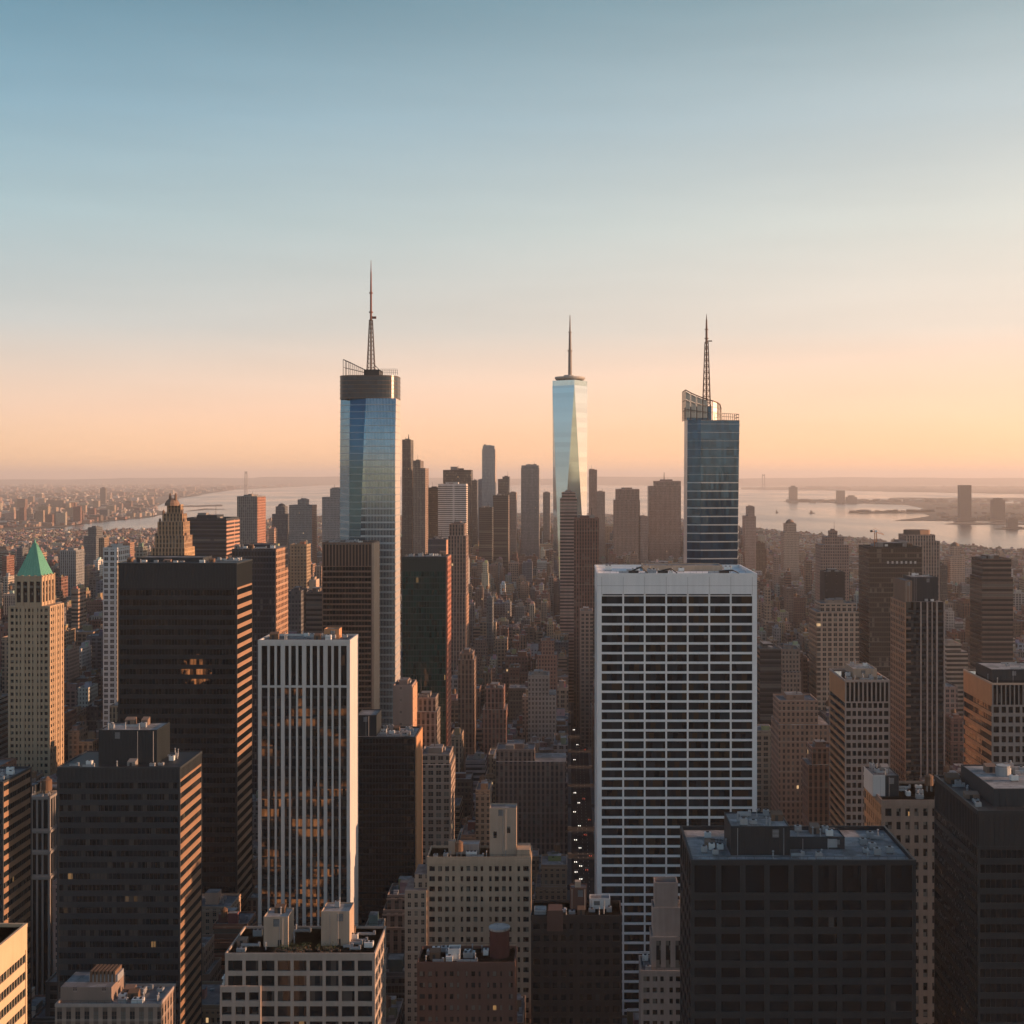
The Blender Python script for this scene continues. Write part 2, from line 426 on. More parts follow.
def grid_walls(B, z0, z1, nx, ny, nf, pier, span, wall, glass, recess=0.7, corner=1.0, wide=None, indiv='', side_wall=None,
               mull=0, span_back=0.15, hw=None, hd=None, cx=0.0, cy0=0.0, wname='window', sides='frbl', cap=100, span_mat=None):
    """frame of piers and floor bands standing in front of a glazed core; indiv = walls whose windows are parts of their own"""
    hw, hd = hw or B.hw, hd or B.hd
    core = MB()
    core.box(-hw + recess, hw - recess, -hd + recess, hd - recess, z0, z1 - 0.2)
    co = B.part('core_wall', core, glass); co.location = (cx, cy0, 0)
    frames, mul = {q: MB() for q in 'fbrl'}, MB()
    spans = {q: MB() for q in 'fbrl'}
    for sx_ in (-1, 1):
        for sy_ in (-1, 1):
            x, y = sx_ * (hw - corner / 2), sy_ * (hd - corner / 2)
            frames['f' if sy_ < 0 else 'b'].box(x - corner / 2, x + corner / 2, y - corner / 2, y + corner / 2, z0, z1, bottom=True)
    fh = (z1 - z0) / nf
    cells = []
    for s in sides:
        W, fr = side_frame(s, hw, hd)
        n = nx if s in 'fb' else ny
        mb = frames[s]
        a, b = corner, W - corner
        bay = (b - a) / n
        for i in range(1, n):
            pw = pier * (1.9 if wide and i % wide == 0 else 1.0)
            sbox(mb, fr, a + i * bay - pw / 2, a + i * bay + pw / 2, -recess, 0, z0, z1)
        for k in range(nf + 1):
            zc = z0 + k * fh
            sbox(spans[s] if span_mat else mb, fr, a, b, -recess, -span_back, max(z0, zc - span / 2), min(z1, zc + span / 2))
        if mull:
            nm = int((b - a) / mull)
            for i in range(1, nm):
                u = a + (b - a) * i / nm
                sbox(mul, fr, u - 0.06, u + 0.06, -recess + 0.12, -recess + 0.3, z0, z1)
        if s in indiv:
            for k in range(nf):
                for i in range(n):
                    pa = pier / 2 if i else 0.0
                    pb = pier / 2 if i < n - 1 else 0.0
                    cells.append((-(k), 'fr'.find(s) if s in 'fr' else 1, s, a + i * bay + pa, a + (i + 1) * bay - pb,
                                  z0 + k * fh + span / 2, z0 + (k + 1) * fh - span / 2))
    for q, mb in frames.items():
        if mb.f:
            fo = B.part('wall_frame', mb, side_wall if side_wall and q in 'lr' else wall); fo.location = (cx, cy0, 0)
    for q, mb in spans.items():
        if mb.f:
            fo = B.part('spandrels', mb, span_mat); fo.location = (cx, cy0, 0)
    if mull:
        mo = B.part('mullions', mul, wall); mo.location = (cx, cy0, 0)
    cells.sort(key=lambda c: (c[0], c[1]))
    rest = MB(); cache = {}
    for q, (_, _, s, u0, u1, za, zb) in enumerate(cells):
        W, fr = side_frame(s, hw, hd)
        w, h = u1 - u0 - 0.02, zb - za - 0.02
        x, y = fr((u0 + u1) / 2, -recess + 0.06)
        rz = {'f': 0, 'r': math.pi / 2, 'b': math.pi, 'l': -math.pi / 2}[s]
        if q < cap:
            key = (round(w, 2), round(h, 2))
            if key not in cache:
                p = MB(); p.box(-w / 2, w / 2, -0.04, 0.04, -h / 2, h / 2, u0=0.0, v0=0.0, bottom=True)
                cache[key] = p.mesh(wname, [glass])
            o = bpy.data.objects.new(wname, cache[key])
            COL.objects.link(o); o.parent = B.root
            o.location = (cx + x, cy0 + y, (za + zb) / 2); o.rotation_euler = (0, 0, rz)
        else:
            sbox(rest, fr, u0 + 0.01, u1 - 0.01, -recess + 0.02, -recess + 0.10, za + 0.01, zb - 0.01, u0=q * 97.3)
    if rest.f:
        r = B.part(wname, rest, glass, kind='stuff'); r.location = (cx, cy0, 0)

def flat_roof(B, z, mat='roof', wall=None, rim=0.5, par=1.1, hw=None, hd=None, cx=0.0, cy0=0.0, drop=0.0):
    hw, hd = hw or B.hw, hd or B.hd
    r = MB(); r.box(cx - hw + rim, cx + hw - rim, cy0 - hd + rim, cy0 + hd - rim, z - 0.6, z + 0.05)
    B.part('roof', r, M[mat])
    p = MB()
    e = 0.06
    p.box(cx - hw - e, cx + hw + e, cy0 - hd - e, cy0 - hd + rim, z - drop, z + par, bottom=True)
    p.box(cx - hw - e, cx + hw + e, cy0 + hd - rim, cy0 + hd + e, z - drop, z + par, bottom=True)
    p.box(cx - hw - e, cx - hw + rim, cy0 - hd + rim, cy0 + hd - rim, z - drop, z + par - 0.004, bottom=True)
    p.box(cx + hw - rim, cx + hw + e, cy0 - hd + rim, cy0 + hd - rim, z - drop, z + par - 0.004, bottom=True)
    B.part('parapet', p, wall)
    rl = MB()                                       # guard rail just inside the parapet
    zt_ = z + par
    for k in range(int(2 * hw / 2.5)):
        x = cx - hw + rim / 2 + k * 2.5
        for y in (cy0 - hd + rim / 2, cy0 + hd - rim / 2): rl.box(x - .03, x + .03, y - .03, y + .03, zt_, zt_ + .9)
    for y in (cy0 - hd + rim / 2, cy0 + hd - rim / 2):
        rl.box(cx - hw + .3, cx + hw - .3, y - .03, y + .03, zt_ + .86, zt_ + .93, bottom=True)
    B.part('guard_rail', rl, M['dark_metal'])

def water_tank(mb, x, y, z, r=1.7, m=9, ml=8):
    for a in range(4):
        ax, ay = x + r * 0.7 * math.cos(a * 1.571 + .78), y + r * 0.7 * math.sin(a * 1.571 + .78)
        mb.box(ax - .1, ax + .1, ay - .1, ay + .1, z, z + 2.4, ml)
    mb.cyl(x, y, r, r * 0.95, z + 2.4, z + 2.4 + r * 2.0, 12, m, m)
    mb.cyl(x, y, r * 1.05, 0.1, z + 2.4 + r * 2.0, z + 2.4 + r * 2.6, 12, m, m)

def roof_kit(B, x0, x1, y0, y1, z, n, big=3.0, tank=0, avoid=()):
    """air handlers, ducts, hatches and vents on a roof, each its own part"""
    R = B.rng; used = list(avoid)
    def spot(w, d):
        for _ in range(30):
            if x1 - x0 <= w or y1 - y0 <= d: return None
            x, y = R.uniform(x0, x1 - w), R.uniform(y0, y1 - d)
            if all(x + w < a or x > b or y + d < c or y > e for a, b, c, e in used):
                used.append((x - .4, x + w + .4, y - .4, y + d + .4)); return x, y
        return None
    for _ in range(tank):
        p = spot(4, 4)
        if p:
            mb = MB(); water_tank(mb, p[0] + 2, p[1] + 2, z)
            B.part('water_tank', mb, BMATS)
    for i in range(n):
        k = R.random()
        if k < 0.45:                                             # air handler with fan drums
            w, d, h = R.uniform(1.6, big), R.uniform(1.4, big * .8), R.uniform(1.2, 2.2)
            p = spot(w, d)
            if not p: continue
            mb = MB(); mb.box(p[0], p[0] + w, p[1], p[1] + d, z + .25, z + h, 0, bottom=True)
            for q in range(max(1, int(w / 1.3))):
                mb.cyl(p[0] + (q + .5) * w / max(1, int(w / 1.3)), p[1] + d / 2, .45, .45, z + h, z + h + .3, 10, 1, 1)
            for ax in (p[0] + .2, p[0] + w - .3):
                mb.box(ax, ax + .1, p[1] + .1, p[1] + d - .1, z, z + .25, 1)
            B.part('air_handler', mb, [R.choice([M['metal'], M['white_metal'], M['metal']]), M['dark_metal']])
        elif k < 0.65:                                           # duct run
            w = R.uniform(3, 8); p = spot(w, .8)
            if not p: continue
            mb = MB(); mb.box(p[0], p[0] + w, p[1], p[1] + .7, z + .4, z + 1.1, bottom=True)
            for q in range(int(w / 2) + 1):
                mb.box(p[0] + q * 2, p[0] + q * 2 + .12, p[1] + .1, p[1] + .6, z, z + .4)
            mb.box(p[0] + w - .7, p[0] + w, p[1], p[1] + .7, z + 1.1, z + 1.7)
            B.part('duct', mb, M['metal'])
        elif k < 0.94:                                           # pipe vents
            p = spot(.8, .8)
            if not p: continue
            mb = MB(); mb.cyl(p[0] + .4, p[1] + .4, .22, .22, z, z + R.uniform(.8, 2.2), 8)
            mb.cyl(p[0] + .4, p[1] + .4, .4, .1, z + 2.2, z + 2.5, 8)
            mb.cyl(p[0] + .4, p[1] + .4, .12, .12, z, z + 2.2, 6)
            B.part('vent_pipe', mb, M['metal'])
        else:                                                    # small bulkhead with a lean-to roof
            w, d, h = R.uniform(2.2, 4), R.uniform(2, 3.2), R.uniform(2.2, 3.2)
            p = spot(w, d)
            if not p: continue
            mb = MB()
            mb.prism([(p[0], p[1], z), (p[0] + w, p[1], z), (p[0] + w, p[1] + d, z), (p[0], p[1] + d, z)],
                     [(p[0], p[1], z + h * .75), (p[0] + w, p[1], z + h * .75), (p[0] + w, p[1] + d, z + h), (p[0], p[1] + d, z + h)])
            mb.box(p[0] + w * .3, p[0] + w * .3 + .9, p[1] - .04, p[1], z, z + 1.7, 1, bottom=True)
            B.part('stair_bulkhead', mb, [R.choice([M['brown_stone'], M['tankwood'], M['grey_stone']]), M['dark_metal']])

def penthouse(B, x0, x1, y0, y1, z0, z1, wall, roof='roof_light', fins=0.0, name='penthouse', kit=0):
    mb = MB()
    mb.box(x0, x1, y0, y1, z0, z1 - .4, 0, 1)
    e = .25
    mb.box(x0, x1, y0, y0 + e, z1 - .4, z1); mb.box(x0, x1, y1 - e, y1, z1 - .4, z1)
    mb.box(x0, x0 + e, y0 + e, y1 - e, z1 - .4, z1 - .004); mb.box(x1 - e, x1, y0 + e, y1 - e, z1 - .4, z1 - .004)
    if fins:
        n = int((x1 - x0) / fins)
        for i in range(n + 1):
            x = x0 + (x1 - x0 - .12) * i / n
            mb.box(x, x + .12, y0 - .12, y0, z0, z1 - .3, 0)
        n = int((y1 - y0) / fins)
        for i in range(n + 1):
            y = y0 + (y1 - y0 - .12) * i / n
            mb.box(x1, x1 + .12, y, y + .12, z0, z1 - .3, 0)
    B.part(name, mb, [wall, M[roof]])
    if z1 - z0 > 3 and x1 - x0 > 4:
        lo = MB()
        a = B.rng.uniform(x0 + .4, x1 - 2.6); h = min(2.4, (z1 - z0) * .4)
        zb_ = z1 - .8 - h
        lo.box(a, a + 2.0, y0 - .08, y0 - .005, zb_, zb_ + h, 0, bottom=True)
        for q in range(6): lo.box(a + .08, a + 1.92, y0 - .14, y0 - .085, zb_ + .1 + q * h / 6.2, zb_ + .1 + q * h / 6.2 + h / 14, 1, bottom=True)
        B.part('louvre', lo, [M['dark_metal'], M['metal']])
        for q in range(2):
            dn = MB()
            a = B.rng.uniform(x0 + .3, x1 - .5); dn.cyl(a, y0 - .12, .09, .09, z0, z1 - .5, 6)
            B.part('drain_pipe', dn, M['metal'])
    if kit: roof_kit(B, x0 + .6, x1 - .6, y0 + .6, y1 - .6, z1 - .4, kit, 2.2)

def fin_band(B, z0, z1, wall, back, pitch, proud=0.35, fw=0.35, sides='frbl', hw=None, hd=None, name='louvre_band'):
    """blind mechanical floor behind close upright fins"""
    hw, hd = hw or B.hw, hd or B.hd
    mb = MB()
    mb.box(-hw + proud, hw - proud, -hd + proud, hd - proud, z0, z1, 1, bottom=True)
    for s in sides:
        W, fr = side_frame(s, hw, hd)
        n = max(2, int(round((W - .8) / pitch)))
        for i in range(n + 1):
            u = .4 + (W - .8) * i / n
            sbox(mb, fr, u - fw / 2, u + fw / 2, -proud, -.03, z0, z1 - .35)
        sbox(mb, fr, .45, W - .45, -proud, -.005, z1 - .35, z1)
    B.part(name, mb, [wall, back])

# ================================================================== setting: water, land, streets, hills
def sheet(name, pts, z, mat):
    mb = MB()
    mb.face([(x, y, z) for x, y in pts], 0)
    o = mb.build(name, mat)
    o['kind'] = 'structure'
    return o

wm, T, N, L, Bs = new_mat('bay_water')
geo = N.new('ShaderNodeNewGeometry')
Bs.inputs['Base Color'].default_value = (0.03, 0.045, 0.05, 1)
Bs.inputs['Roughness'].default_value = 0.16
Bs.inputs['IOR'].default_value = 1.33
mp = N.new('ShaderNodeMapping'); mp.inputs['Scale'].default_value = (0.02, 0.006, 0.01)
L.new(geo.outputs['Position'], mp.inputs[0])
wv = N.new('ShaderNodeTexNoise'); wv.inputs['Scale'].default_value = 1.0; wv.inputs['Detail'].default_value = 8
wv.inputs['Roughness'].default_value = 0.65
L.new(mp.outputs[0], wv.inputs['Vector'])
wr = N.new('ShaderNodeTexNoise'); wr.inputs['Scale'].default_value = 0.0011; wr.inputs['Detail'].default_value = 6
wm2 = N.new('ShaderNodeMapping'); wm2.inputs['Scale'].default_value = (1.0, 0.35, 1.0)
L.new(geo.outputs['Position'], wm2.inputs[0]); L.new(wm2.outputs[0], wr.inputs['Vector'])
L.new(nmath(N, L, 'MULTIPLY_ADD', wr.outputs[0], 0.5, -0.08), Bs.inputs['Roughness'])
bp = N.new('ShaderNodeBump'); bp.inputs['Strength'].default_value = 0.6; bp.inputs['Distance'].default_value = 6.0
L.new(wv.outputs[0], bp.inputs['Height'])
L.new(bp.outputs[0], Bs.inputs['Normal'])
sheet('water', [(-120000, -3000), (120000, -3000), (120000, 125000), (-120000, 125000)], -3.0, wm)

asphalt = plain('asphalt', (0.05, 0.05, 0.052), 0.9, 0, 0.5, 0.05)
fargreen = plain('far_shore_ground', (0.10, 0.085, 0.065), 1.0, 0, 0.6, 0.0012)
manh = [(-3600, -2500)] + [ground(*p) for p in ((-500, 540), (0, 534), (100, 533.5), (160, 532), (256, 525), (340, 518),
        (450, 513), (600, 513), (700, 524), (740, 531), (800, 536), (870, 544), (940, 548), (1024, 556), (1300, 575))] + [(3200, -2500)]
sheet('ground', manh[::-1], 0.0, asphalt)

def land(pts, z=-1.0, name='land'):
    g = [ground(*p) for p in pts]
    a = sum(g[i][0] * g[(i + 1) % len(g)][1] - g[(i + 1) % len(g)][0] * g[i][1] for i in range(len(g)))
    return sheet(name, g if a > 0 else g[::-1], z, fargreen)
def shore(seed, pts):
    """finer wobble along a polyline"""
    R = random.Random(seed); out = []
    for (ax, ay), (bx, by) in zip(pts, pts[1:]):
        n = max(1, int(abs(bx - ax) / 12))
        for k in range(n):
            t = k / n
            out.append((ax + (bx - ax) * t + R.uniform(-2, 2), ay + (by - ay) * t + R.uniform(-.25, .25) * min(1, (ay - 478) / 20)))
    return out + [pts[-1]]
land(shore(1, [(-700, 533), (0, 530), (60, 527), (95, 522), (150, 517), (172, 512.5), (150, 509), (172, 500), (185, 497.5), (236, 489.5), (345, 484.5),
      (345, 481), (-700, 481), (-700, 533)])[:-1])
land(shore(2, [(170, 507), (222, 505.8), (222, 504.6), (170, 505.5), (170, 507)])[:-1])
land(shore(12, [(184, 511), (206, 509.6), (230, 509), (204, 508.3), (184, 511)])[:-1])
land(shore(3, [(781, 501), (800, 499.5), (850, 499.3), (890, 501), (1024, 503.5), (1200, 505), (1200, 521), (1024, 521.5), (960, 520.5), (895, 520.2), (918, 517.8),
      (930, 515.5), (920, 512.8), (848, 513), (850, 511.6), (914, 511.3), (925, 508), (905, 504.8), (850, 503.2), (800, 502.2), (781, 501)])[:-1])
land(shore(4, [(945, 524), (960, 522), (1030, 522.5), (1030, 524), (960, 524.2), (945, 524)])[:-1], -1.2)
land(shore(5, [(992, 528.5), (1008, 526.6), (1200, 527.5), (1200, 530), (992, 528.5)])[:-1])
land(shore(6, [(740, 489.5), (830, 490.5), (1024, 494), (1200, 495), (1200, 486), (880, 485.6), (740, 487), (740, 489.5)])[:-1])
land(shore(8, [(890, 499), (1024, 500.2), (1200, 501), (1200, 498), (890, 497.6), (890, 499)])[:-1])
land([(345, 484), (740, 486), (1300, 483.5), (1300, 481), (345, 481)], -1.4)

def hills():
    mb = MB(); R = random.Random(4); nx = 150
    prof = []
    h0 = [R.uniform(0, 6.28) for _ in range(5)]
    for i in range(nx + 1):
        px = -250 + 1600 * i / nx
        e = 479.0 - 0.9 + 0.55 * math.sin(px / 95 + h0[0]) + 0.35 * math.sin(px / 37 + h0[1]) + 0.18 * math.sin(px / 13 + h0[2])
        if px < 120: e += 0.5
        if 260 < px < 420: e -= 1.0
        if 560 < px < 700: e -= 1.6
        prof.append((px, e))
    d0, d1, d2 = 42000, 47000, 56000
    row = lambda d, k: [((px - VX) * d / F, d, max(2.0, (H - (e - VY) * d1 / F) * k)) for px, e in prof]
    rows = [row(d0, 0.0), row(44500, 0.55), row(d1, 1.0), row(51000, .8), row(d2, 0.0)]
    for a, b in zip(rows, rows[1:]):
        for i in range(nx):
            mb.face([a[i], a[i + 1], b[i + 1], b[i]])
    o = mb.build('hills', plain('wooded_hills', (0.05, 0.06, 0.045), 1.0, 0, .5, .0005)); o['kind'] = 'structure'
hills()

# street grid: avenues run away from the viewer, one of them is the dark canyon left of the white grid tower
AV0, AVP, AVW, STP, STW = 9.0, 132.0, 21.0, 68.0, 15.0
pave = plain('pavement_concrete', (0.22, 0.21, 0.20), 0.9, 0, .4, .2)
pv, lm = MB(), MB()
BLOCKS = []
for j in range(5, 116):
    y0, y1 = j * STP + STW, (j + 1) * STP
    for i in range(-28, 28):
        x0, x1 = AV0 + i * AVP + AVW / 2, AV0 + (i + 1) * AVP - AVW / 2
        pa, pb = VX + F * x0 / y0, VX + F * x1 / y0
        if pb < -170 or pa > 1210: continue
        BLOCKS.append((x0, x1, y0, y1))
        if y0 < 3200: pv.box(x0 - 2.5, x1 + 2.5, y0 - 2, y1 + 2, 0, 0.15)
o = pv.build('pavement', pave); o['kind'] = 'structure'
for k in range(260):
    for lane in (-3.3, 0.0, 3.3):
        y = 500 + k * 9
        lm.face([(AV0 + lane - .08, y, .008), (AV0 + lane + .08, y, .008), (AV0 + lane + .08, y + 3, .008), (AV0 + lane - .08, y + 3, .008)])
o = lm.build('road_markings', plain('road_paint', (0.7, 0.7, 0.68), .7)); o['kind'] = 'structure'

# ================================================================== buildings the eye can single out
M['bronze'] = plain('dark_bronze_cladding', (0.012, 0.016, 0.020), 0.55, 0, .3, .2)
M['bronze_sunlit'] = plain('sunlit_bronze_cladding', (0.27, 0.165, 0.105), 0.7, 0, .35, .2)  # lit copy of the dark cladding, sunshine put into the colour
M['black_steel'] = plain('black_painted_steel', (0.017, 0.024, 0.029), 0.55, 0, .3, .2)
M['charcoal'] = plain('charcoal_cladding', (0.028, 0.035, 0.041), 0.7, 0, .3, .2)
M['white_stone'] = plain('white_travertine', (0.49, 0.47, 0.45), 0.75, 0, .22, .1)
M['white_panel'] = plain('pale_grey_stone_panels', (0.70, 0.69, 0.68), 0.75, 0, .2, .1)
M['cream_stone'] = plain('cream_stone', (0.50, 0.37, 0.24), 0.8, 0, .25, .15)
M['gold_stone'] = plain('golden_limestone', (0.41, 0.30, 0.20), 0.85, 0, .35, .15)
M['tan_stone'] = plain('tan_limestone', (0.40, 0.30, 0.225), 0.85, 0, .35, .15)
M['beige_brick'] = plain('beige_brick', (0.40, 0.30, 0.215), 0.9, 0, .4, .2)
M['pink_stone'] = plain('pinkish_grey_stone', (0.34, 0.275, 0.24), 0.9, 0, .4, .2)
M['pale_stone'] = plain('pale_beige_concrete', (0.37, 0.30, 0.25), 0.9, 0, .35, .2)
M['brown_masonry'] = plain('brown_grey_masonry', (0.255, 0.185, 0.145), 0.9, 0, .4, .2)
M['red_brick'] = plain('red_brown_brick', (0.11, 0.062, 0.050), 0.9, 0, .4, .2)
M['orange_glow_brick'] = plain('glow_tinted_brick', (0.46, 0.235, 0.12), 0.9, 0, .35, .2)  # side walls carry warm light in this brick colour
M['brown_stone'] = plain('brown_stone', (0.20, 0.135, 0.10), 0.9, 0, .35, .2)
M['dark_brick'] = plain('soot_dark_brick', (0.040, 0.032, 0.030), 0.9, 0, .35, .2)
M['grey_stone'] = plain('grey_limestone', (0.22, 0.20, 0.185), 0.85, 0, .35, .15)
M['copper'] = plain('verdigris_copper', (0.10, 0.30, 0.22), 0.7, 0, .35, .2)
M['navy'] = plain('navy_cladding', (0.022, 0.028, 0.042), 0.5, 0, .3, .2)
M['green_panel'] = plain('dark_green_spandrel', (0.02, 0.05, 0.046), .5, 0, .3, .2)
M['steel_lattice'] = plain('lattice_steel', (0.12, 0.08, 0.065), 0.6, 0.2, .3, .2)
M['red_paint'] = plain('red_mast_paint', (0.17, 0.07, 0.055), 0.6, 0, .3, .2)
M['pale_band'] = plain('pale_spandrel_metal', (0.42, 0.44, 0.45), 0.45, 0.3, .2, .2)

G = {}
G['black'] = glass_mat('black_glass', (0.004, 0.010, 0.014), 1.5, 3.9, 0.012, 0.0, blindcol=(0.06, 0.06, 0.06), wob=0.05)
G['bronze'] = glass_mat('bronze_glass', (0.006, 0.011, 0.014), 1.6, 5.0, 0.10, 0.003, blindcol=(0.03, 0.027, 0.025), lit_str=.40, litcol=(1, .36, .12), spot=(-188.0, 655.6, 163.0, 13.0))  # glowing spot imitates the sun mirrored in the windows
G['office'] = glass_mat('office_glass', (0.008, 0.014, 0.018), 1.6, 3.9, 0.16, 0.004, blindcol=(0.07, 0.065, 0.06), lit_str=.15)
G['amber'] = glass_mat('office_glass_with_painted_glints', (0.012, 0.015, 0.017), 1.05, 3.7, 0.10, 0.05, blindcol=(0.06, 0.05, 0.04), lit_str=.23, litcol=(1, .36, .12), patch=0.53)  # warm patches imitate reflected sunlight
G['grid'] = glass_mat('deep_tinted_glass', (0.015, 0.021, 0.026), 2.05, 3.9, 0.14, 0.0, blindcol=(0.045, 0.032, 0.022), var=1.2)
G['house'] = glass_mat('sash_window_glass', (0.016, 0.018, 0.02), 1.1, 1.6, 0.24, 0.0012, blindcol=(0.15, 0.14, 0.12), lit_str=.25)
G['green'] = glass_mat('green_glass', (0.005, 0.040, 0.036), 1.6, 3.6, 0.08, 0.003, blindcol=(0.02, 0.045, 0.04), ior=1.6, lit_str=.4)
G['blue'] = glass_mat('blue_mirror_glass', (0.18, 0.28, 0.35), 1.6, 4.0, 0.0, 0.0, metal=0.75, rough=0.08, wob=0.006, var=0.22)
G['deepblue'] = glass_mat('deep_blue_mirror_glass', (0.04, 0.10, 0.16), 1.6, 4.0, 0.0, 0.004, metal=0.7, rough=0.10, wob=0.006, var=0.22, lit_str=.6)
G['slate'] = glass_mat('slate_blue_glass', (0.022, 0.070, 0.135), 1.8, 5.85, 0.0, 0.0, metal=0.6, rough=0.10, wob=0.02, var=0.6)
G['silver'] = glass_mat('silver_mirror_glass', (0.42, 0.55, 0.60), 2.0, 4.2, 0.0, 0.0, metal=0.8, rough=0.10, wob=0.004, var=0.2)
G['drum'] = glass_mat('dark_drum_glass', (0.010, 0.026, 0.042), 2.2, 4.0, 0.0, 0.0, metal=0.0, rough=0.3, wob=0.01, var=0.8)
G['facet_blue'] = glass_mat('pale_blue_mirror_glass', (0.30, 0.43, 0.50), 400.0, 8.4, 0.0, 0.0, metal=0.85, rough=0.06, wob=0, var=0.22)
G['facet'] = glass_mat('glow_brightened_mirror_glass', (0.66, 0.74, 0.78), 400.0, 8.4, 0.0, 0.0, metal=0.85, rough=0.06, wob=0, var=0.14)  # brighter glass copy, sky glow put into the sun-side facets
G['pale_side'] = glass_mat('pale_side_glass', (0.50, 0.46, 0.43), 1.6, 5.1, 0.0, 0.0, metal=0.1, rough=0.3, wob=0.004, var=0.2)
G['screen'] = glass_mat('pale_screen_glass', (0.30, 0.30, 0.28), 3.0, 3.0, 0.0, 0.0, metal=0.2, rough=0.25)

# ---- big black tower, left
B = Bld('office_tower', 'huge black slab tower with a sunlit brown striped side, between green-roofed tower and white-ribbed tower', 'skyscraper', 118, 237, 563, 655, 32, 905, 'the huge black slab tower')
fin_band(B, B.h - 12.5, B.h, M['black_steel'], M['black_steel'], 1.5, .25, .35)
grid_walls(B, 0, B.h - 12.5, 1, 1, 41, .8, 2.1, M['bronze'], G['bronze'], .5, .9, None, 'fr', M['bronze_sunlit'], mull=1.6)
flat_roof(B, B.h - .8, 'roof', M['black_steel'], .5, .7)
penthouse(B, -24, 10, -6, 11, B.h - .8, B.h + 2.2, M['charcoal'], 'roof')
roof_kit(B, -28, 28, -14, -7, B.h - .7, 10)
roof_kit(B, 11, 28, -6, 13, B.h - .7, 8)

# ---- black building, bottom left, with a penthouse box
B = Bld('office_building', 'dark banded office block with a black penthouse box, in front of the huge black tower', 'office building', 57, 180, 768, 475, 28.5, 1000, 'the black penthouse box')
fin_band(B, B.h - 4.4, B.h, M['charcoal'], M['black_steel'], 1.5, .2, .5)
grid_walls(B, 0, B.h - 4.4, 1, 1, 36, .8, 2.0, M['charcoal'], G['office'], .45, .7, None, 'fr', M['bronze_sunlit'], mull=1.5)
flat_roof(B, B.h - .5, 'roof_light', M['charcoal'], .45, .8)
penthouse(B, B.lx(92), B.lx(151), -7.5, 8, B.h - .45, B.h + 12.6, M['black_steel'], 'roof_light', 1.2, kit=9)
roof_kit(B, -20, 20, -13, -8, B.h - .4, 7, 2.2)
roof_kit(B, 8, 21, -7, 12, B.h - .4, 6, 2.2)

# ---- white-ribbed tower
B = Bld('office_tower', 'slim white-ribbed tower with a bright sunlit side, right of the huge black tower', 'skyscraper', 258, 350, 640, 510, 20, 920, 'the white-ribbed tower')
t = B.h - 1.5
grid_walls(B, t - 17.2, t, 12, 5, 1, .85, 1.6, M['white_stone'], G['black'], 1.0, 1.3, 3, 'f', span_back=.2, side_wall=M['white_stone'], sides='fb', wname='attic_window')
grid_walls(B, 0, t - 17.2, 12, 5, 45, .70, .9, M['white_stone'], G['amber'], 1.0, 1.3, 3, 'f', span_back=.75, sides='fb', span_mat=M['charcoal'])
for s in 'rl':
    w_ = MB()
    W, fr = side_frame(s, B.hw, B.hd)
    sbox(w_, fr, 1.3, W - 1.3, -1.0, -.05, 0, t)
    B.part('end_wall', w_, M['white_stone'])
flat_roof(B, B.h - .8, 'roof', M['white_stone'], .6, .8, drop=.75)
roof_kit(B, -16, 16, -8, 8, B.h - .75, 16, 3.0)
penthouse(B, 6, 12, 0, 6, B.h - .75, B.h + 3.2, M['orange_glow_brick'], 'roof')

# ---- white grid tower (broad)
B = Bld('office_tower', 'broad white grid tower with seven bays of wide dark windows under a blank top band', 'skyscraper', 597, 757, 575, 528, 52, 920, 'the broad white grid tower')
t = B.h - 8.2
grid_walls(B, 0, t, 7, 9, 54, .70, .92, M['white_panel'], G['grid'], .65, 1.9, None, 'f', span_back=.12)
bl = MB()
n = 7
bl.box(-B.hw, B.hw, -B.hd, B.hd, t, B.h - .6, 0, bottom=True)
for i in range(n + 1):
    x = -B.hw + 1.9 + (B.w - 3.8) * i / n
    bl.box(x - .05, x + .05, -B.hd - .03, -B.hd, t + .2, B.h - .7, 1)
bl.box(-B.hw + .1, B.hw - .1, -B.hd - .02, -B.hd, t + 3.8, t + 3.9, 1)
B.part('blank_band', bl, [M['white_panel'], M['grey_stone']])
sl = MB()
for i in range(n):
    x0 = -B.hw + 1.9 + (B.w - 3.8) * i / n
    sl.box(x0 + .4, x0 + (B.w - 3.8) / n - .4, -B.hd - .02, -B.hd + .1, t - .05, t + .45, 0, bottom=True)
B.part('louvre_slot', sl, M['black_steel'])
flat_roof(B, B.h - .7, 'roof', M['white_panel'], .7, 1.4)
roof_kit(B, -29, 29, -22, 17, B.h - .6, 24, 4.5)
for k, xx in enumerate((-18, -6, 19)):                      # window-cleaning cradle arms on the roof
    mb = MB()
    mb.box(xx - 1.5, xx + 2.5, -24, -21, B.h - .6, B.h + 1.6, 0)
    mb.bar((xx, -22.5, B.h + 1.5), (xx + 3.5, -27, B.h + 3.4 - k * .7), .3, 0, n=6)
    mb.bar((xx + 3.5, -27, B.h + 3.4 - k * .7), (xx + 6, -26, B.h + .8), .22, 0, n=6)
    B.part('cleaning_cradle', mb, [M['dark_metal']])
penthouse(B, -12, 22, 4, 20, B.h - .6, B.h + 1.8, M['tan_stone'], 'roof')

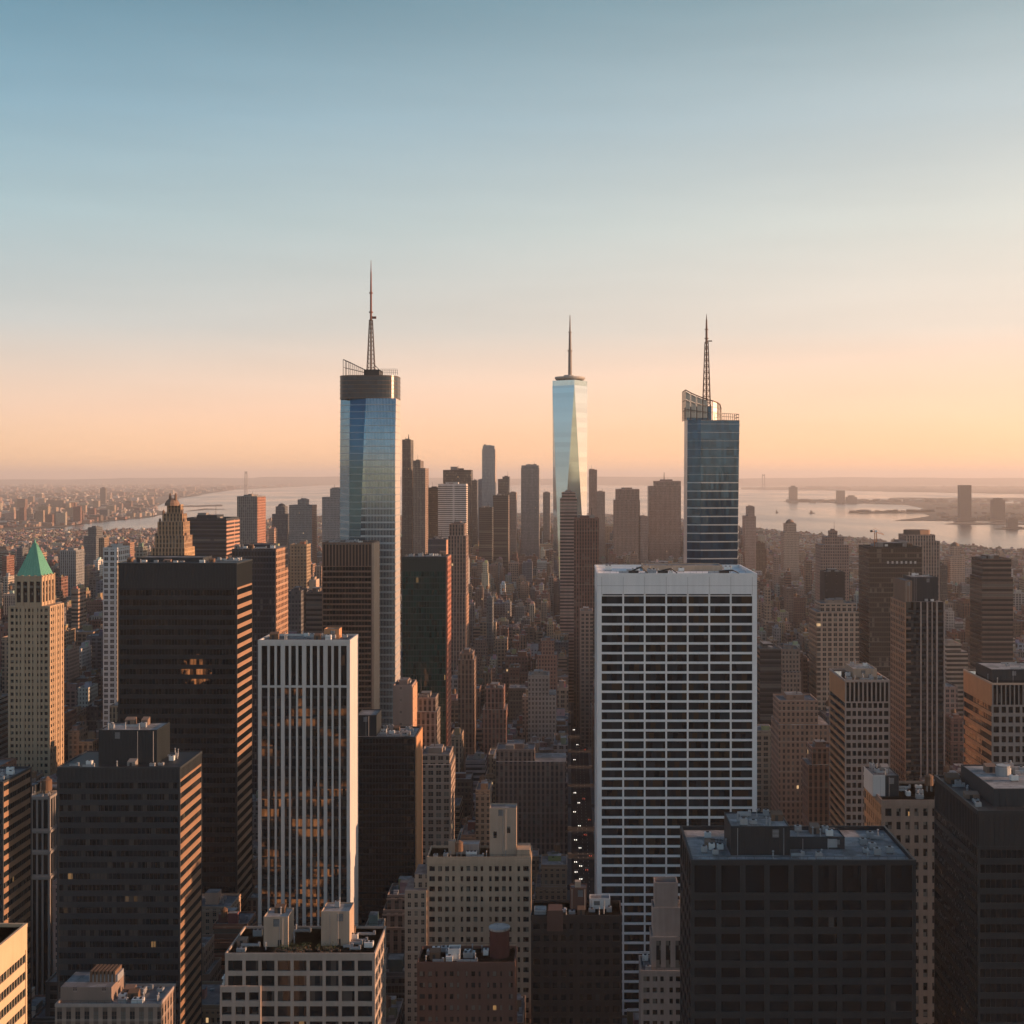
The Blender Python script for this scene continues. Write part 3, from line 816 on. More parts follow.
# ---- black block bottom right
B = Bld('office_building', 'low black grid block with two roof boxes, in front of the broad white grid tower', 'office building', 691, 916, 860, 365, 36, 1024, 'the low black grid block')
t = B.h - 1.2
grid_walls(B, t - 8.4, t, 9, 5, 1, 1.5, .7, M['black_steel'], G['black'], .5, 1.0, None, 'f', span_back=.05, wname='tall_window')
grid_walls(B, 0, t - 9.2, 9, 5, 30, 1.5, 1.9, M['black_steel'], G['black'], .6, 1.0, None, 'f', span_back=.1)
mb = MB(); mb.box(-B.hw, B.hw, -B.hd, B.hd, t - 9.2, t - 8.4, bottom=True); B.part('belt_course', mb, M['black_steel'])
flat_roof(B, B.h - 1.3, 'roof_light', M['black_steel'], .6, 1.3, drop=.0)
zr = B.h - 1.25
penthouse(B, B.lx(733) + .5, B.lx(795), -9, 7, zr, zr + 8.3, M['black_steel'], 'roof_light', 1.4, kit=10)
penthouse(B, B.lx(796.5), B.lx(856), -3, 6, zr, zr + 3.6, M['charcoal'], 'roof_light', name='plant_room', kit=8)
mb = MB(); mb.box(B.lx(838), B.lx(848), -3.4, -3.02, zr + .6, zr + 3.0, 0, bottom=True); B.part('louvre', mb, M['metal'])
roof_kit(B, -29, -19, -12, 12, zr, 7, 2.0); roof_kit(B, 17, 30, -14, 14, zr, 9, 2.2); roof_kit(B, -18, 16, 8, 15, zr, 10, 2.4); roof_kit(B, -18, 16, -15, -10, zr, 5, 1.6)
mb = MB()
for k in range(4):                                          # maintenance davit
    mb.bar((-23 + k * .5, 1, zr), (-24 + k * .9, -1, zr + 2.4), .09)
mb.bar((-24.3, -1, zr + 2.4), (-20.5, -1, zr + 2.0), .12)
mb.box(-23.4, -21, .6, 1.6, zr, zr + .8)
B.part('davit', mb, M['dark_metal'])

# ---- black tower at the right edge
B = Bld('office_building', 'near black tower with a raised roof rim, cut off by the right edge', 'office building', 978, 1120, 811, 350, 42, 1024, 'the near black tower')
t = B.h - .6
fin_band(B, t - 9, t, M['black_steel'], M['black_steel'], 1.4, .2, .25)
grid_walls(B, 0, t - 9, 1, 1, 40, .6, 1.7, M['black_steel'], G['black'], .4, .6, None, 'f', mull=1.4)
flat_roof(B, B.h - 1.2, 'roof_light', M['black_steel'], .6, 1.3)
zr = B.h - 1.15
penthouse(B, B.lx(978) + 6.5, B.hw - 3, -14, 16, zr, zr + 5.5, M['charcoal'], 'roof_light', 1.6, kit=14)
mb = MB()
mb.cyl(-4, 4, 2.2, 2.2, zr + 5.1, zr + 7.4, 14); mb.cyl(-4, 4, 1.9, 2.0, zr + 7.4, zr + 8.0, 14)
B.part('cooling_tower', mb, M['metal'])
roof_kit(B, -18, -13.5, -18, 17, zr, 9, 1.8)

# ---- corner building bottom left, sunlit
B = Bld('office_building', 'sunlit building with bright cream floor bands, cut off by the bottom left corner', 'office building', -190, -51, 988, 250, 36, 1024, 'the cream-banded corner building')
t = B.h
grid_walls(B, 0, t - 5.5, 1, 1, 42, .6, 1.9, M['cream_stone'], G['office'], .5, .7, None, 'r', mull=1.3)
mb = MB(); mb.box(-B.hw, B.hw, -B.hd, B.hd, t - 5.5, t - .6, bottom=True); B.part('fascia', mb, M['cream_stone'])
flat_roof(B, t - .65, 'roof', M['cream_stone'], .5, .8)
roof_kit(B, B.hw - 16, B.hw - 2, -14, 16, t - .6, 8, 3)
penthouse(B, B.hw - 14, B.hw - 5, 3, 13, t - .6, t + 2.0, M['tan_stone'], 'roof')

# ---- stepped white grid building bottom centre-left
B = Bld('office_building', 'stepped off-white block with square windows, a terrace on its left and two tan lift houses', 'office building', 225, 375, 952, 414, 25, 1024, 'the stepped off-white block')
t = B.h - .6
grid_walls(B, 0, t - 1.4, 9, 4, 22, 1.0, 1.5, M['pale_stone'], G['office'], .6, .9, None, 'f', span_back=.06)
mb = MB(); mb.box(-B.hw, B.hw, -B.hd, B.hd, t - 1.4, t - .5, bottom=True); B.part('cornice', mb, M['pale_stone'])
flat_roof(B, t - .55, 'roof_light', M['pale_stone'], .4, .8)
for (a, b, ya, yb, hh) in ((258, 283, -5, 4, 9.8), (316, 345, -4, 5, 11.2)):
    penthouse(B, B.lx(a), B.lx(b), ya, yb, t - .5, t - .5 + hh, M['tan_stone'], 'roof_light', name='lift_house', kit=2)
    mb = MB(); xx = B.lx((a + b) / 2 + 2); mb.box(xx, xx + 1.1, ya - .05, ya, t - .5, t + 1.8, bottom=True); B.part('door', mb, M['dark_metal'])
mb = MB()                                                   # green terrace plants in tubs on the roof
R = B.rng
for k in range(46):
    x, y = R.uniform(-9, 12), R.uniform(-11, -5)
    mb.box(x - .4, x + .4, y - .4, y + .4, t - .5, t, 1)
    for q in range(14):
        c = Vector((x + R.uniform(-.7, .7), y + R.uniform(-.7, .7), t + R.uniform(0, 1.3)))
        a, b = Vector((R.uniform(-.4, .4), R.uniform(-.4, .4), R.uniform(-.3, .3))), Vector((R.uniform(-.4, .4), R.uniform(-.4, .4), R.uniform(-.3, .3)))
        mb.face([tuple(c), tuple(c + a), tuple(c + b)], 0)
B.part('roof_garden', mb, [plain('shrub_leaves', (0.05, 0.07, 0.035), .9, 0, .5, 1.5), M['tankwood']], kind='stuff')
roof_kit(B, -B.hw + 1, -11, -11, 10, t - .5, 6); roof_kit(B, 11, B.hw - 1, -11, 10, t - .5, 8)
roof_kit(B, -9, 2, -4, 10, t - .5, 6)
w = MB()                                                    # lower wing on the left with a roof terrace
zl = PZ(989, 411)
xl, xr = PX(218, 411) - (B.x0 + B.x1) / 2, PX(259, 411) - (B.x0 + B.x1) / 2
yf = -B.hd - .9
w.box(xl + .5, xr - .5, yf + .8, B.hd - 4, 0, zl - .25, 1, 2)
for i in range(4):
    x = xl + (xr - xl) * i / 3
    w.box(max(xl, x - .6), min(xr, x + .6), yf, yf + .9, 0, zl, 0)
for i in range(1, 6):
    y = yf + .9 + (2 * B.hd - 3) * i / 6
    w.box(xl, xl + .6, y - .6, y + .6, 0, zl - .3, 0)
for k in range(24):
    z = zl - 1.0 - k * 4.55
    w.box(xl + .04, xr - .04, yf + .06, yf + .9, z - .9, z + .95, 0, bottom=True)
    w.box(xl + .05, xl + .58, yf + .95, B.hd - 4, z - .9, z + .9, 0, bottom=True)
B.part('terrace_wing', w, [M['pale_stone'], G['office'], M['roof']])
mb = MB()
for k in range(34):
    x, y = R.uniform(xl + 1, xr - 2), R.uniform(yf + 1.2, B.hd - 6)
    x = R.uniform(xl + .5, -B.hw - .7)
    q = R.random()
    if q < .25: mb.cyl(x, y, .06, .06, zl - .25, zl + 1.9, 6); mb.cyl(x, y, .8, .12, zl + 1.6, zl + 2.2, 8)
    elif q < .6: mb.box(x, x + R.uniform(.4, .8), y, y + R.uniform(.5, 1.6), zl - .25, zl + R.uniform(.5, .9))
    else: mb.cyl(x, y, .3, .35, zl - .25, zl + R.uniform(.4, 1.3), 7)
B.part('terrace_furniture', mb, M['white_metal'])

# ---- beige pre-war building with a tall brick tower, bottom centre
B = Bld('prewar_building', 'beige pre-war block with a tall blank tower on its cluttered roof, near bottom centre', 'building', 427, 531, 857, 520, 16, 1024, 'the beige pre-war block')
t = B.h - .5
grid_walls(B, 0, t - 2.2, 14, 5, 26, 1.25, 2.0, M['beige_brick'], G['house'], .55, .9, 4, 'f', span_back=.1)
mb = MB(); mb.box(-B.hw - .15, B.hw + .15, -B.hd - .15, B.hd + .15, t - 2.2, t - .4, bottom=True); B.part('cornice', mb, M['beige_brick'])
flat_roof(B, t - .45, 'roof', M['beige_brick'], .4, 1.0)
a, b = B.lx(489), B.lx(516)
penthouse(B, a, b, -4, 3.6, t - .4, PZ(808, 524) , M['tan_stone'], 'roof', name='blank_tower')
for zz, xx in ((7, 1.6), (9, 7)):
    mb = MB()
    mb.box(a + xx, a + xx + 1.3, -4.06, -4.0, t + zz, t + zz + 2.6, bottom=True)
    B.part('window', mb, G['house'])
mb = MB(); mb.box(b + .2, B.hw - .5, -6, 4, t - .4, t + 2.8); B.part('lift_house', mb, M['beige_brick'])
penthouse(B, B.lx(447), B.lx(454), -2, 1, t - .4, t + 5.2, M['tan_stone'], 'roof', name='chimney')
penthouse(B, B.lx(456), B.lx(478), -1, 5, t - .4, t + 3.6, M['pink_stone'], 'roof_light')
roof_kit(B, -19, a - .5, -6.8, -2, t - .4, 9, 4.5, 1)
mb = MB()                                                   # lower wing stepping down to the left
zl = PZ(893, 516)
xl, xr = B.lx(405), -B.hw - .05
mb.box(xl, xr, -B.hd - 1, B.hd, 0, zl, 0, 1, tint=(0.36, 0.27, 0.20), u0=40)
mb.box(xl + 3.5, xr, -B.hd + 2, B.hd, zl, PZ(876, 520), 0, 1, tint=(0.36, 0.27, 0.20), u0=80)
B.part('annex_wing', mb, [M['punched'], M['roof']])

# ---- brown brick building with the red tank room
B = Bld('brick_building', 'red-brown brick block with a rust-red roof drum, in front of the beige pre-war block', 'building', 417, 515, 962, 430, 15, 1024, 'the rust-red roof drum')
t = B.h - .5
grid_walls(B, 0, t - 1.6, 13, 6, 26, 1.15, 2.1, M['red_brick'], G['house'], .5, .8, 3, 'f', span_back=.08)
mb = MB(); mb.box(-B.hw - .1, B.hw + .1, -B.hd - .1, B.hd + .1, t - 1.6, t - .4, bottom=True); B.part('cornice', mb, M['red_brick'])
flat_roof(B, t - .45, 'roof', M['red_brick'], .4, .9)
mb = MB()
mb.cyl(B.lx(498), 1, 3.4, 3.3, t - .4, t + 8.6, 20); mb.cyl(B.lx(498), 1, 3.6, 3.6, t + 8.6, t + 9.3, 20, 1, 1)
B.part('tank_drum', mb, [plain('rust_red_paint', (0.085, 0.028, 0.024), .8, 0, .35, .4), M['roof_light']])
penthouse(B, B.lx(447), B.lx(459), -4, 0, t - .4, t + 3.5, M['white_metal'], 'roof_light')
roof_kit(B, -15, 8, -6.5, 6, t - .4, 18, 3.6)

# ---- dark building bottom centre right
B = Bld('brick_building', 'sooty dark block with a small brick roof turret, at the foot of the avenue', 'building', 531, 622, 915, 450, 16, 1024, 'the sooty dark block')
t = B.h - .5
grid_walls(B, 0, t - 1.4, 10, 5, 26, 1.3, 2.0, M['dark_brick'], G['black'], .5, .8, 5, 'f', span_back=.08)
mb = MB(); mb.box(-B.hw - .1, B.hw + .1, -B.hd - .1, B.hd + .1, t - 1.4, t - .4, bottom=True); B.part('cornice', mb, M['dark_brick'])
flat_roof(B, t - .45, 'roof', M['dark_brick'], .4, .9)
penthouse(B, B.lx(570), B.lx(587), 0, 5, t - .4, t + 7.4, M['red_brick'], 'roof', name='brick_turret')
mb = MB(); mb.box(B.lx(575), B.lx(581), 1, 3.4, t + 7.0, t + 9.2); B.part('turret_cap', mb, M['tan_stone'])
mb = MB(); mb.box(B.lx(547), B.lx(563), -B.hd - .45, -B.hd - .15, t - 5, t + 2.2, bottom=True)
mb.box(B.lx(548), B.lx(562), -B.hd - .15, -1, t + .5, t + 2.0, bottom=True); B.part('brick_gable', mb, M['red_brick'])
penthouse(B, B.lx(590), B.lx(611), 1, 6, t - .4, t + 3.2, M['white_metal'], 'roof')
penthouse(B, B.lx(534), B.lx(546), -6, -1, t - .4, t + 1.4, M['metal'], 'roof_light', name='skylight_box')
roof_kit(B, -6, 14, -6.5, -1, t - .4, 9, 2.6)

# ---- stepped pre-war tower left of the low black block
B = Bld('prewar_building', 'narrow stepped grey-beige tower with a railed crown, just left of the low black block', 'building', 641, 700, 972, 430, 14, 1024, 'the narrow stepped tower')
t = B.h
grid_walls(B, 0, t - .5, 7, 5, 26, 1.0, 2.0, M['pink_stone'], G['house'], .5, .8, 3, 'f', span_back=.08)
flat_roof(B, t - .45, 'roof', M['pink_stone'], .4, .9)
mb = MB(); x0, x1 = B.lx(652), B.lx(697)
z1 = PZ(935, 435)
mb.box(x0, x1, -4, 6.5, t - .4, z1, 0, 1); B.part('tower_stage', mb, [M['pink_stone'], M['roof']])
mb = MB()
for i in range(4):
    xx = x0 + 1.6 + i * 3.2
    mb.box(xx, xx + 1.5, -4.08, -4.0, t + .4, z1 - 1.2, bottom=True)
B.part('arched_window', mb, G['house'])
mb = MB(); z2 = PZ(905, 437); mb.box(x0 + .6, x1 - .6, -3, 6, z1, z2, 0, 1); B.part('setback_stage', mb, [M['pink_stone'], M['roof']])
mb = MB(); xa, xb, z3 = x0 + 1.2, x0 + 9, PZ(878, 440)
mb.box(xa, xb, -2, 4.5, z2, z3 - 1.4, 0, 1)
mb.box(xa, xb, -2, -1.7, z3 - 1.4, z3); mb.box(xa, xb, 4.2, 4.5, z3 - 1.4, z3); mb.box(xa, xa + .3, -1.7, 4.2, z3 - 1.4, z3 - .01); mb.box(xb - .3, xb, -1.7, 4.2, z3 - 1.4, z3 - .01)
B.part('railed_crown', mb, [M['pink_stone'], M['roof']])
roof_kit(B, -9, x0 - .2, -6, 6, t - .4, 4, 2)
roof_kit(B, xb + .5, x1 - 1, -2, 5, z2, 5, 2)

# ---- beige building in front of the right black tower
B = Bld('prewar_building', 'brown stone block with a white-sided plant house, left of the near black tower', 'building', 882, 960, 800, 480, 30, 1024, 'the white plant house')
t = B.h - .5
grid_walls(B, 0, t - 1.6, 8, 8, 28, 1.7, 2.1, M['brown_masonry'], G['house'], .5, 1.2, None, 'f', M['orange_glow_brick'], span_back=.08)
mb = MB(); mb.box(-B.hw - .15, B.hw + .15, -B.hd - .15, B.hd + .15, t - 1.6, t - .4, bottom=True); B.part('cornice', mb, M['brown_masonry'])
flat_roof(B, t - .45, 'roof', M['brown_masonry'], .4, 1.0)
penthouse(B, B.lx(879) , B.lx(905), -6, 9, t - .4, t + 7.5, M['black_steel'], 'roof', kit=9)
mb = MB(); mb.box(B.lx(879) - .06, B.lx(891), -6.15, -6.03, t - .3, t + 7.6, bottom=True); mb.box(B.lx(879) - .2, B.lx(879) - .04, -6.03, 9.1, t - .3, t + 7.6, bottom=True)
B.part('white_cladding', mb, M['white_stone'])
roof_kit(B, B.lx(906), B.hw - 1, -12, 10, t - .4, 10, 3, 1)

# ---- white-gridded tower with an orange side, right
B = Bld('office_tower', 'pale square-windowed tower with an orange-brown left side, right of the broad white grid tower', 'tower', 845, 890, 680, 650, 40, 815, 'the pale square-windowed tower')
t = B.h - .8
fin_band(B, t - 10, t, M['pink_stone'], G['bronze'], 2.2, .5, .7, 'fb', name='tall_top_floor')
for s in 'lr':
    mb = MB()
    W, fr = side_frame(s, B.hw, B.hd)
    sbox(mb, fr, .45, W - .45, -.4, .02, t - 10, t)
    B.part('blank_band', mb, M['orange_glow_brick'])
grid_walls(B, 0, t - 10, 8, 1, 37, .8, 1.5, M['pink_stone'], G['bronze'], .6, .7, None, 'fl', M['orange_glow_brick'], span_back=.05)
flat_roof(B, B.h - 1.0, 'roof_light', M['pink_stone'], .5, 1.0)
penthouse(B, -4, 8, -6, 14, B.h - .95, B.h + 3.6, M['tan_stone'], 'roof_light', kit=4)
roof_kit(B, -10, -4.5, -16, 16, B.h - .95, 8, 2.5); roof_kit(B, -3, 10, -17, -7, B.h - .95, 5, 2.5)

# ---- orange-sided block at right edge
B = Bld('office_building', 'grey gridded block with a broad orange-brown left side, at the right edge', 'office building', 992, 1085, 683, 600, 44, 770, 'the orange-sided edge block')
t = B.h - .6
fin_band(B, t - 9.5, t, M['grey_stone'], G['black'], 2.0, .4, .5, 'fb', name='tall_top_floor')
for s in 'lr':
    mb = MB()
    W, fr = side_frame(s, B.hw, B.hd)
    sbox(mb, fr, .45, W - .45, -.4, .02, t - 9.5, t)
    B.part('blank_band', mb, M['orange_glow_brick'])
grid_walls(B, 0, t - 9.5, 13, 1, 34, 1.1, 1.7, M['grey_stone'], G['bronze'], .5, .7, None, 'fl', M['orange_glow_brick'], span_back=.05)
flat_roof(B, B.h - .8, 'roof_light', M['tan_stone'], .5, .8)
penthouse(B, B.lx(1000), B.hw - 4, -10, 14, B.h - .75, B.h + 4.5, M['charcoal'], 'roof_light', 1.5, kit=8)
roof_kit(B, -20, -14, -18, 16, B.h - .75, 4, 2.5)

# ---- tall dark residential tower with an orange stepped side, right
B = Bld('apartment_tower', 'tall dark apartment tower with pale upright strips and an orange-lit stepped left side', 'tower', 905, 945, 602, 800, 36, 790, 'the pale-striped dark tower')
t = B.h
mb = MB()
mb.box(-B.hw + .6, B.hw - .6, -B.hd + .6, B.hd - .6, 0, t, 0, 1)
B.part('core_wall', mb, [G['office'], M['roof']])
mb = MB()
for k in range(int(t / 3.4)):
    mb.box(-B.hw + .3, B.hw - .3, -B.hd + .3, -B.hd + .62, k * 3.4, k * 3.4 + 1.3, bottom=True)
B.part('balcony_bands', mb, M['charcoal'])
mb = MB()
for i, wd in ((0.40, .8), (0.56, .9), (0.68, .6), (0.80, 1.0), (0.985, .8)):
    x = -B.hw + B.w * i
    mb.box(x - wd / 2, x + wd / 2, -B.hd - .15, -B.hd + .8, 0, t + (.8 if wd == 1.0 else 0), 0)
B.part('pale_strips', mb, M['pink_stone'])
mb = MB()
mb.box(-B.hw - .12, -B.hw + .6, -B.hd + .05, B.hd, 0, t - .3, 0, tint=(0.36, 0.20, 0.12)); mb.box(B.hw - .6, B.hw + .12, -B.hd + .85, B.hd, 0, t - .3, 0, tint=(0.36, 0.2, 0.12))  # orange tint puts the warm side light into the end walls
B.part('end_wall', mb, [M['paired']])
mb = MB()
for k in range(int(t / 6.8)):
    mb.box(-B.hw - .9, -B.hw - .14, -B.hd + 3, -B.hd + 12, k * 6.8 + 1.0, k * 6.8 + 2.2, bottom=True)
    mb.box(-B.hw + .6, -B.hw + 3.4, -B.hd - .9, -B.hd + .28, k * 6.8 + 3.0, k * 6.8 + 4.2, bottom=True)
B.part('balconies', mb, M['brown_stone'])
penthouse(B, -7, 9, -14, 8, t - .1, t + 15, M['charcoal'], 'roof', 1.6, kit=4)
penthouse(B, -B.hw + .4, -7.4, -16, 12, t - .1, t + 13, M['brown_stone'], 'roof')
roof_kit(B, -B.hw + 1, B.hw - 2, -16, -14, t, 4, 2)

# ---- green copper pyramid tower, left
B = Bld('stone_tower', 'tan stone tower crowned by a green copper pyramid, left edge of the city', 'tower', 8, 50, 607, 870, 24, 783, 'the green-roofed stone tower')
t = B.h
grid_walls(B, 0, t, 9, 7, 40, 1.25, 2.2, M['gold_stone'], G['house'], .5, 1.6, 3, '', M['gold_stone'], span_back=.38)
mb = MB(); mb.box(-B.hw, B.hw, -B.hd, B.hd, t, t + .6, bottom=True); B.part('cornice', mb, M['gold_stone'])
mb = MB()
x0, x1 = B.lx(15), B.lx(41)
zt = PZ(577, 872)
mb.box(x0, x1, -B.hd + 1.0, B.hd - 2, t + .6, zt)
for i in range(5):
    x = x0 + (x1 - x0) * i / 4
    mb.box(max(x0 - .2, x - .7), min(x1 + .2, x + .7), -B.hd + .6, -B.hd + 1.6, t + .6, zt + 1.2)
    y = -B.hd + 1 + (2 * B.hd - 3) * i / 4
    mb.box(x1 - .3, x1 + .5, y - .7, y + .7, t + .6, zt + 1.4)
for i in range(4):
    x = x0 + (x1 - x0) * (i + .5) / 4
    mb.box(x - 1.3, x + 1.3, -B.hd + .9, -B.hd + .98, t + 3, zt - 3, 1, bottom=True)
    y = -B.hd + 1 + (2 * B.hd - 3) * (i + .5) / 4
    mb.box(x1 + .02, x1 + .1, y - 1.3, y + 1.3, t + 3, zt - 3, 1, bottom=True)
mb.box(x0 - .5, x1 + .5, -B.hd + .5, B.hd - 1.5, zt, zt + .7, bottom=True)
B.part('belfry', mb, [M['gold_stone'], G['house']])
mb = MB()
za = PZ(541, 880); cx, cy0 = (x0 + x1) / 2, -.5
q = [(x0 + .4, -B.hd + 1.4, zt + .7), (x1 - .4, -B.hd + 1.4, zt + .7), (x1 - .4, B.hd - 2.4, zt + .7), (x0 + .4, B.hd - 2.4, zt + .7)]
e = 1.0
mb.prism(q, [(cx - e, cy0 - e, za - 1.5), (cx + e, cy0 - e, za - 1.5), (cx + e, cy0 + e, za - 1.5), (cx - e, cy0 + e, za - 1.5)])
mb.cyl(cx, cy0, .9, .1, za - 1.5, za + 1.5, 8)
for i in range(1, 7):                                      # standing seams and small dormers
    f = i / 7
    mb.bar(tuple(Vector(q[0]).lerp(Vector(q[1]), f)), (cx - e + 2 * e * f, cy0 - e, za - 1.5), .09)
    mb.bar(tuple(Vector(q[1]).lerp(Vector(q[2]), f)), (cx + e, cy0 - e + 2 * e * f, za - 1.5), .09)
B.part('pyramid_roof', mb, M['copper'])

# ---- grey pier building between the green-roofed tower and the banded block
B = Bld('stone_building', 'grey stone building with tall vertical piers, at the foot of the green-roofed tower', 'building', 13, 50, 797, 600, 20, 960, 'the grey pier building')
t = B.h - .5
z1, z2, z3 = PZ(830, 600), PZ(851, 600), PZ(876, 600)
for k, (a, b) in enumerate(((z1, t), (z2 - 0.1, z1 - 1.0), (z3, z2 - 1.2), (0, z3 - 1.2))):
    grid_walls(B, a, b, 6, 7, 1, .8, 1.2, M['grey_stone'], G['black'], .6, 1.0, None, 'f', span_back=.08, sides='frbl', wname='tall_window')
mb = MB()
for z in (z1, z2, z3):
    mb.box(-B.hw - .5, B.hw + .5, -B.hd - .5, B.hd + .5, z - 1.2, z - .02, bottom=True)
B.part('belt_course', mb, M['grey_stone'])
flat_roof(B, t - .4, 'roof', M['grey_stone'], .4, 1.0)
mb = MB(); mb.cyl(3, 0, 2.4, 2.4, t + 1.5, t + 6, 14, 0); mb.cyl(3, 0, 2.5, .2, t + 6, t + 7.4, 14, 0)
for a in range(4): mb.box(3 + (-1.6, 1.5, -1.6, 1.5)[a], 3.2 + (-1.6, 1.5, -1.6, 1.5)[a], (-1.5, -1.5, 1.4, 1.4)[a], (-1.3, -1.3, 1.6, 1.6)[a], t - .3, t + 1.5, 1)
B.part('water_tank', mb, [M['tankwood'], M['metal']])
penthouse(B, -7, -1, -4, 3, t - .35, t + 4.5, M['charcoal'], 'roof')
roof_kit(B, -8, 8, -9, -4.5, t - .35, 8, 2.6)

# ---- dark slab at the left edge
B = Bld('office_building', 'dark slab with faint orange bands on its right side, cut off by the left edge', 'office building', -60, 3, 783, 470, 25, 925, 'the dark slab at the left edge')
t = B.h
grid_walls(B, 0, t - .4, 1, 1, 38, .6, 1.9, M['charcoal'], G['office'], .5, .7, None, 'r', M['bronze_sunlit'], mull=1.5)
flat_roof(B, t - .35, 'roof', M['charcoal'], .4, .8)
roof_kit(B, 2, 10, -10, 10, t - .3, 6)

# ---- low roofs bottom left
B = Bld('office_building', 'low complex of stepped flat roofs with a louvred plant box, at the bottom left', 'office building', 55, 160, 1006, 400, 16, 1024, 'the low stepped roofs')
t = B.h
mb = MB(); mb.box(-B.hw, B.hw, -B.hd, B.hd, 0, t - .3, 0, tint=(0.25, 0.18, 0.14)); B.part('wall', mb, [M['piers']])
flat_roof(B, t - .25, 'roof', M['pink_stone'], .4, .9)
xa = B.lx(108)
mb = MB(); mb.box(-B.hw + .5, xa, -5, B.hd - .5, t - .2, t + 4.6, 0, 1, tint=(0.22, 0.16, 0.13)); B.part('setback_block', mb, [M['blank'], M['roof']])
mb = MB()
for k in range(7):
    mb.box(-8 + k * 1.2, -7.3 + k * 1.2, -1, 5, t + 4.6, t + 8.0)
mb.box(-8.3, .6, -.8, 4.8, t + 4.62, t + 6.8, 1)
B.part('plant_box', mb, [M['tankwood'], M['metal']])
roof_kit(B, xa + 1, B.hw - 1, -7, 7, t - .2, 12, 3.4); roof_kit(B, -2, xa - 1, -4, 6, t + 4.6, 5, 2.4)

# ---- black slab right of white-ribbed tower
B = Bld('office_tower', 'plain black glass slab with a lone roof box, right of the white-ribbed tower', 'tower', 352, 415, 737, 620, 26, 890, 'the plain black slab')
t = B.h - .5
grid_walls(B, 0, t, 1, 1, 44, .5, .8, M['black_steel'], G['black'], .3, .5, None, 'f', mull=1.5, span_back=.1)
flat_roof(B, t - .2, 'roof_light', M['black_steel'], .5, .8)
penthouse(B, -B.hw + 1.5, B.lx(375), -8, 8, t - .1, t + 10, M['black_steel'], 'roof')
roof_kit(B, B.lx(377), B.hw - 1, -11, 10, t - .1, 18, 3)
mb = MB(); mb.box(B.hw + .1, B.hw + .7, -B.hd + .2, B.hd, 0, t + .3); B.part('corner_pier', mb, M['orange_glow_brick'])

# ---- glass slab, deep green
B = Bld('office_tower', 'dark green glass slab with a rust-brown right edge, right of the tall blue glass tower', 'skyscraper', 402, 446, 558, 800, 24, 690, 'the dark green glass slab')
t = B.h
grid_walls(B, 0, t - 8, 1, 1, 54, .4, .55, M['green_panel'], G['green'], .3, .5, None, 'f', mull=1.6, span_back=.05)
mb = MB(); mb.box(-B.hw, B.hw, -B.hd, B.hd, t - 8, t); 
for i in range(19): mb.box(-B.hw + .3 + i * 1.47, -B.hw + .5 + i * 1.47, -B.hd - .12, -B.hd, t - 7.6, t - .4)
B.part('blank_band', mb, plain('green_black_panels', (0.012, 0.03, 0.03), .5))
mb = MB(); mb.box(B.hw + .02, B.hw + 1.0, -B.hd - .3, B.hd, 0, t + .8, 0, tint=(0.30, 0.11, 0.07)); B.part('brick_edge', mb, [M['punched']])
flat_roof(B, t + .1, 'roof', M['charcoal'], .4, .8); roof_kit(B, -12, 12, -10, 9, t + .2, 10)

# ---- brown pier tower
B = Bld('office_tower', 'brown tower with close ribs round its top, in front of the tall blue glass tower', 'skyscraper', 322, 372, 543, 905, 30, 700, 'the brown ribbed tower')
t = B.h
fin_band(B, t - 16, t, M['brown_stone'], M['dark_brick'], 2.2, .6, .8, 'frbl', name='ribbed_crown')
grid_walls(B, 0, t - 16, 1, 6, 52, .5, 1.2, M['brown_stone'], G['bronze'], .4, .7, None, 'f', span_back=.1, mull=2.2)
mb = MB(); mb.box(B.hw + .02, B.hw + 1.4, -B.hd - .2, B.hd - 3, 0, t - .2); B.part('sunlit_edge', mb, M['tan_stone'])  # lighter tan strip paints the sunlit side of the brown tower
flat_roof(B, t - .5, 'roof', M['brown_stone'], .4, .9); roof_kit(B, -15, 15, -13, 11, t - .4, 14)

# ---- navy tower
B = Bld('office_tower', 'navy-black slab with a narrow sunlit brown side, just behind the huge black tower', 'tower', 232, 276, 549, 830, 36, 640, 'the navy-black slab')
t = B.h
mb = MB(); mb.box(-B.hw, B.hw - .4, -B.hd, B.hd, 0, t, 0, 1, tint=(0.02, 0.026, 0.04)); B.part('wall', mb, [M['curtain'], M['roof']])
mb = MB()
for i in range(15):
    x = -B.hw + (B.w - .6) * i / 14
    mb.box(x, x + .35, -B.hd - .3, -B.hd, 0, t + .3)
B.part('upright_fins', mb, M['navy'])
mb = MB(); mb.box(B.hw - .4, B.hw, -B.hd + .4, B.hd, 0, t - 14, 0, tint=(0.34, 0.20, 0.13)); mb.box(B.hw - .4, B.hw, -B.hd + .4, B.hd - 9, t - 14, t, 0, tint=(0.34, 0.20, 0.13))  # brown tint paints sunshine on the navy slab's end wall
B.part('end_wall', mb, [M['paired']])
penthouse(B, -9, 8, -8, 8, t, t + 2.5, M['navy'], 'roof'); roof_kit(B, -14, 14, -17, -9, t, 8)

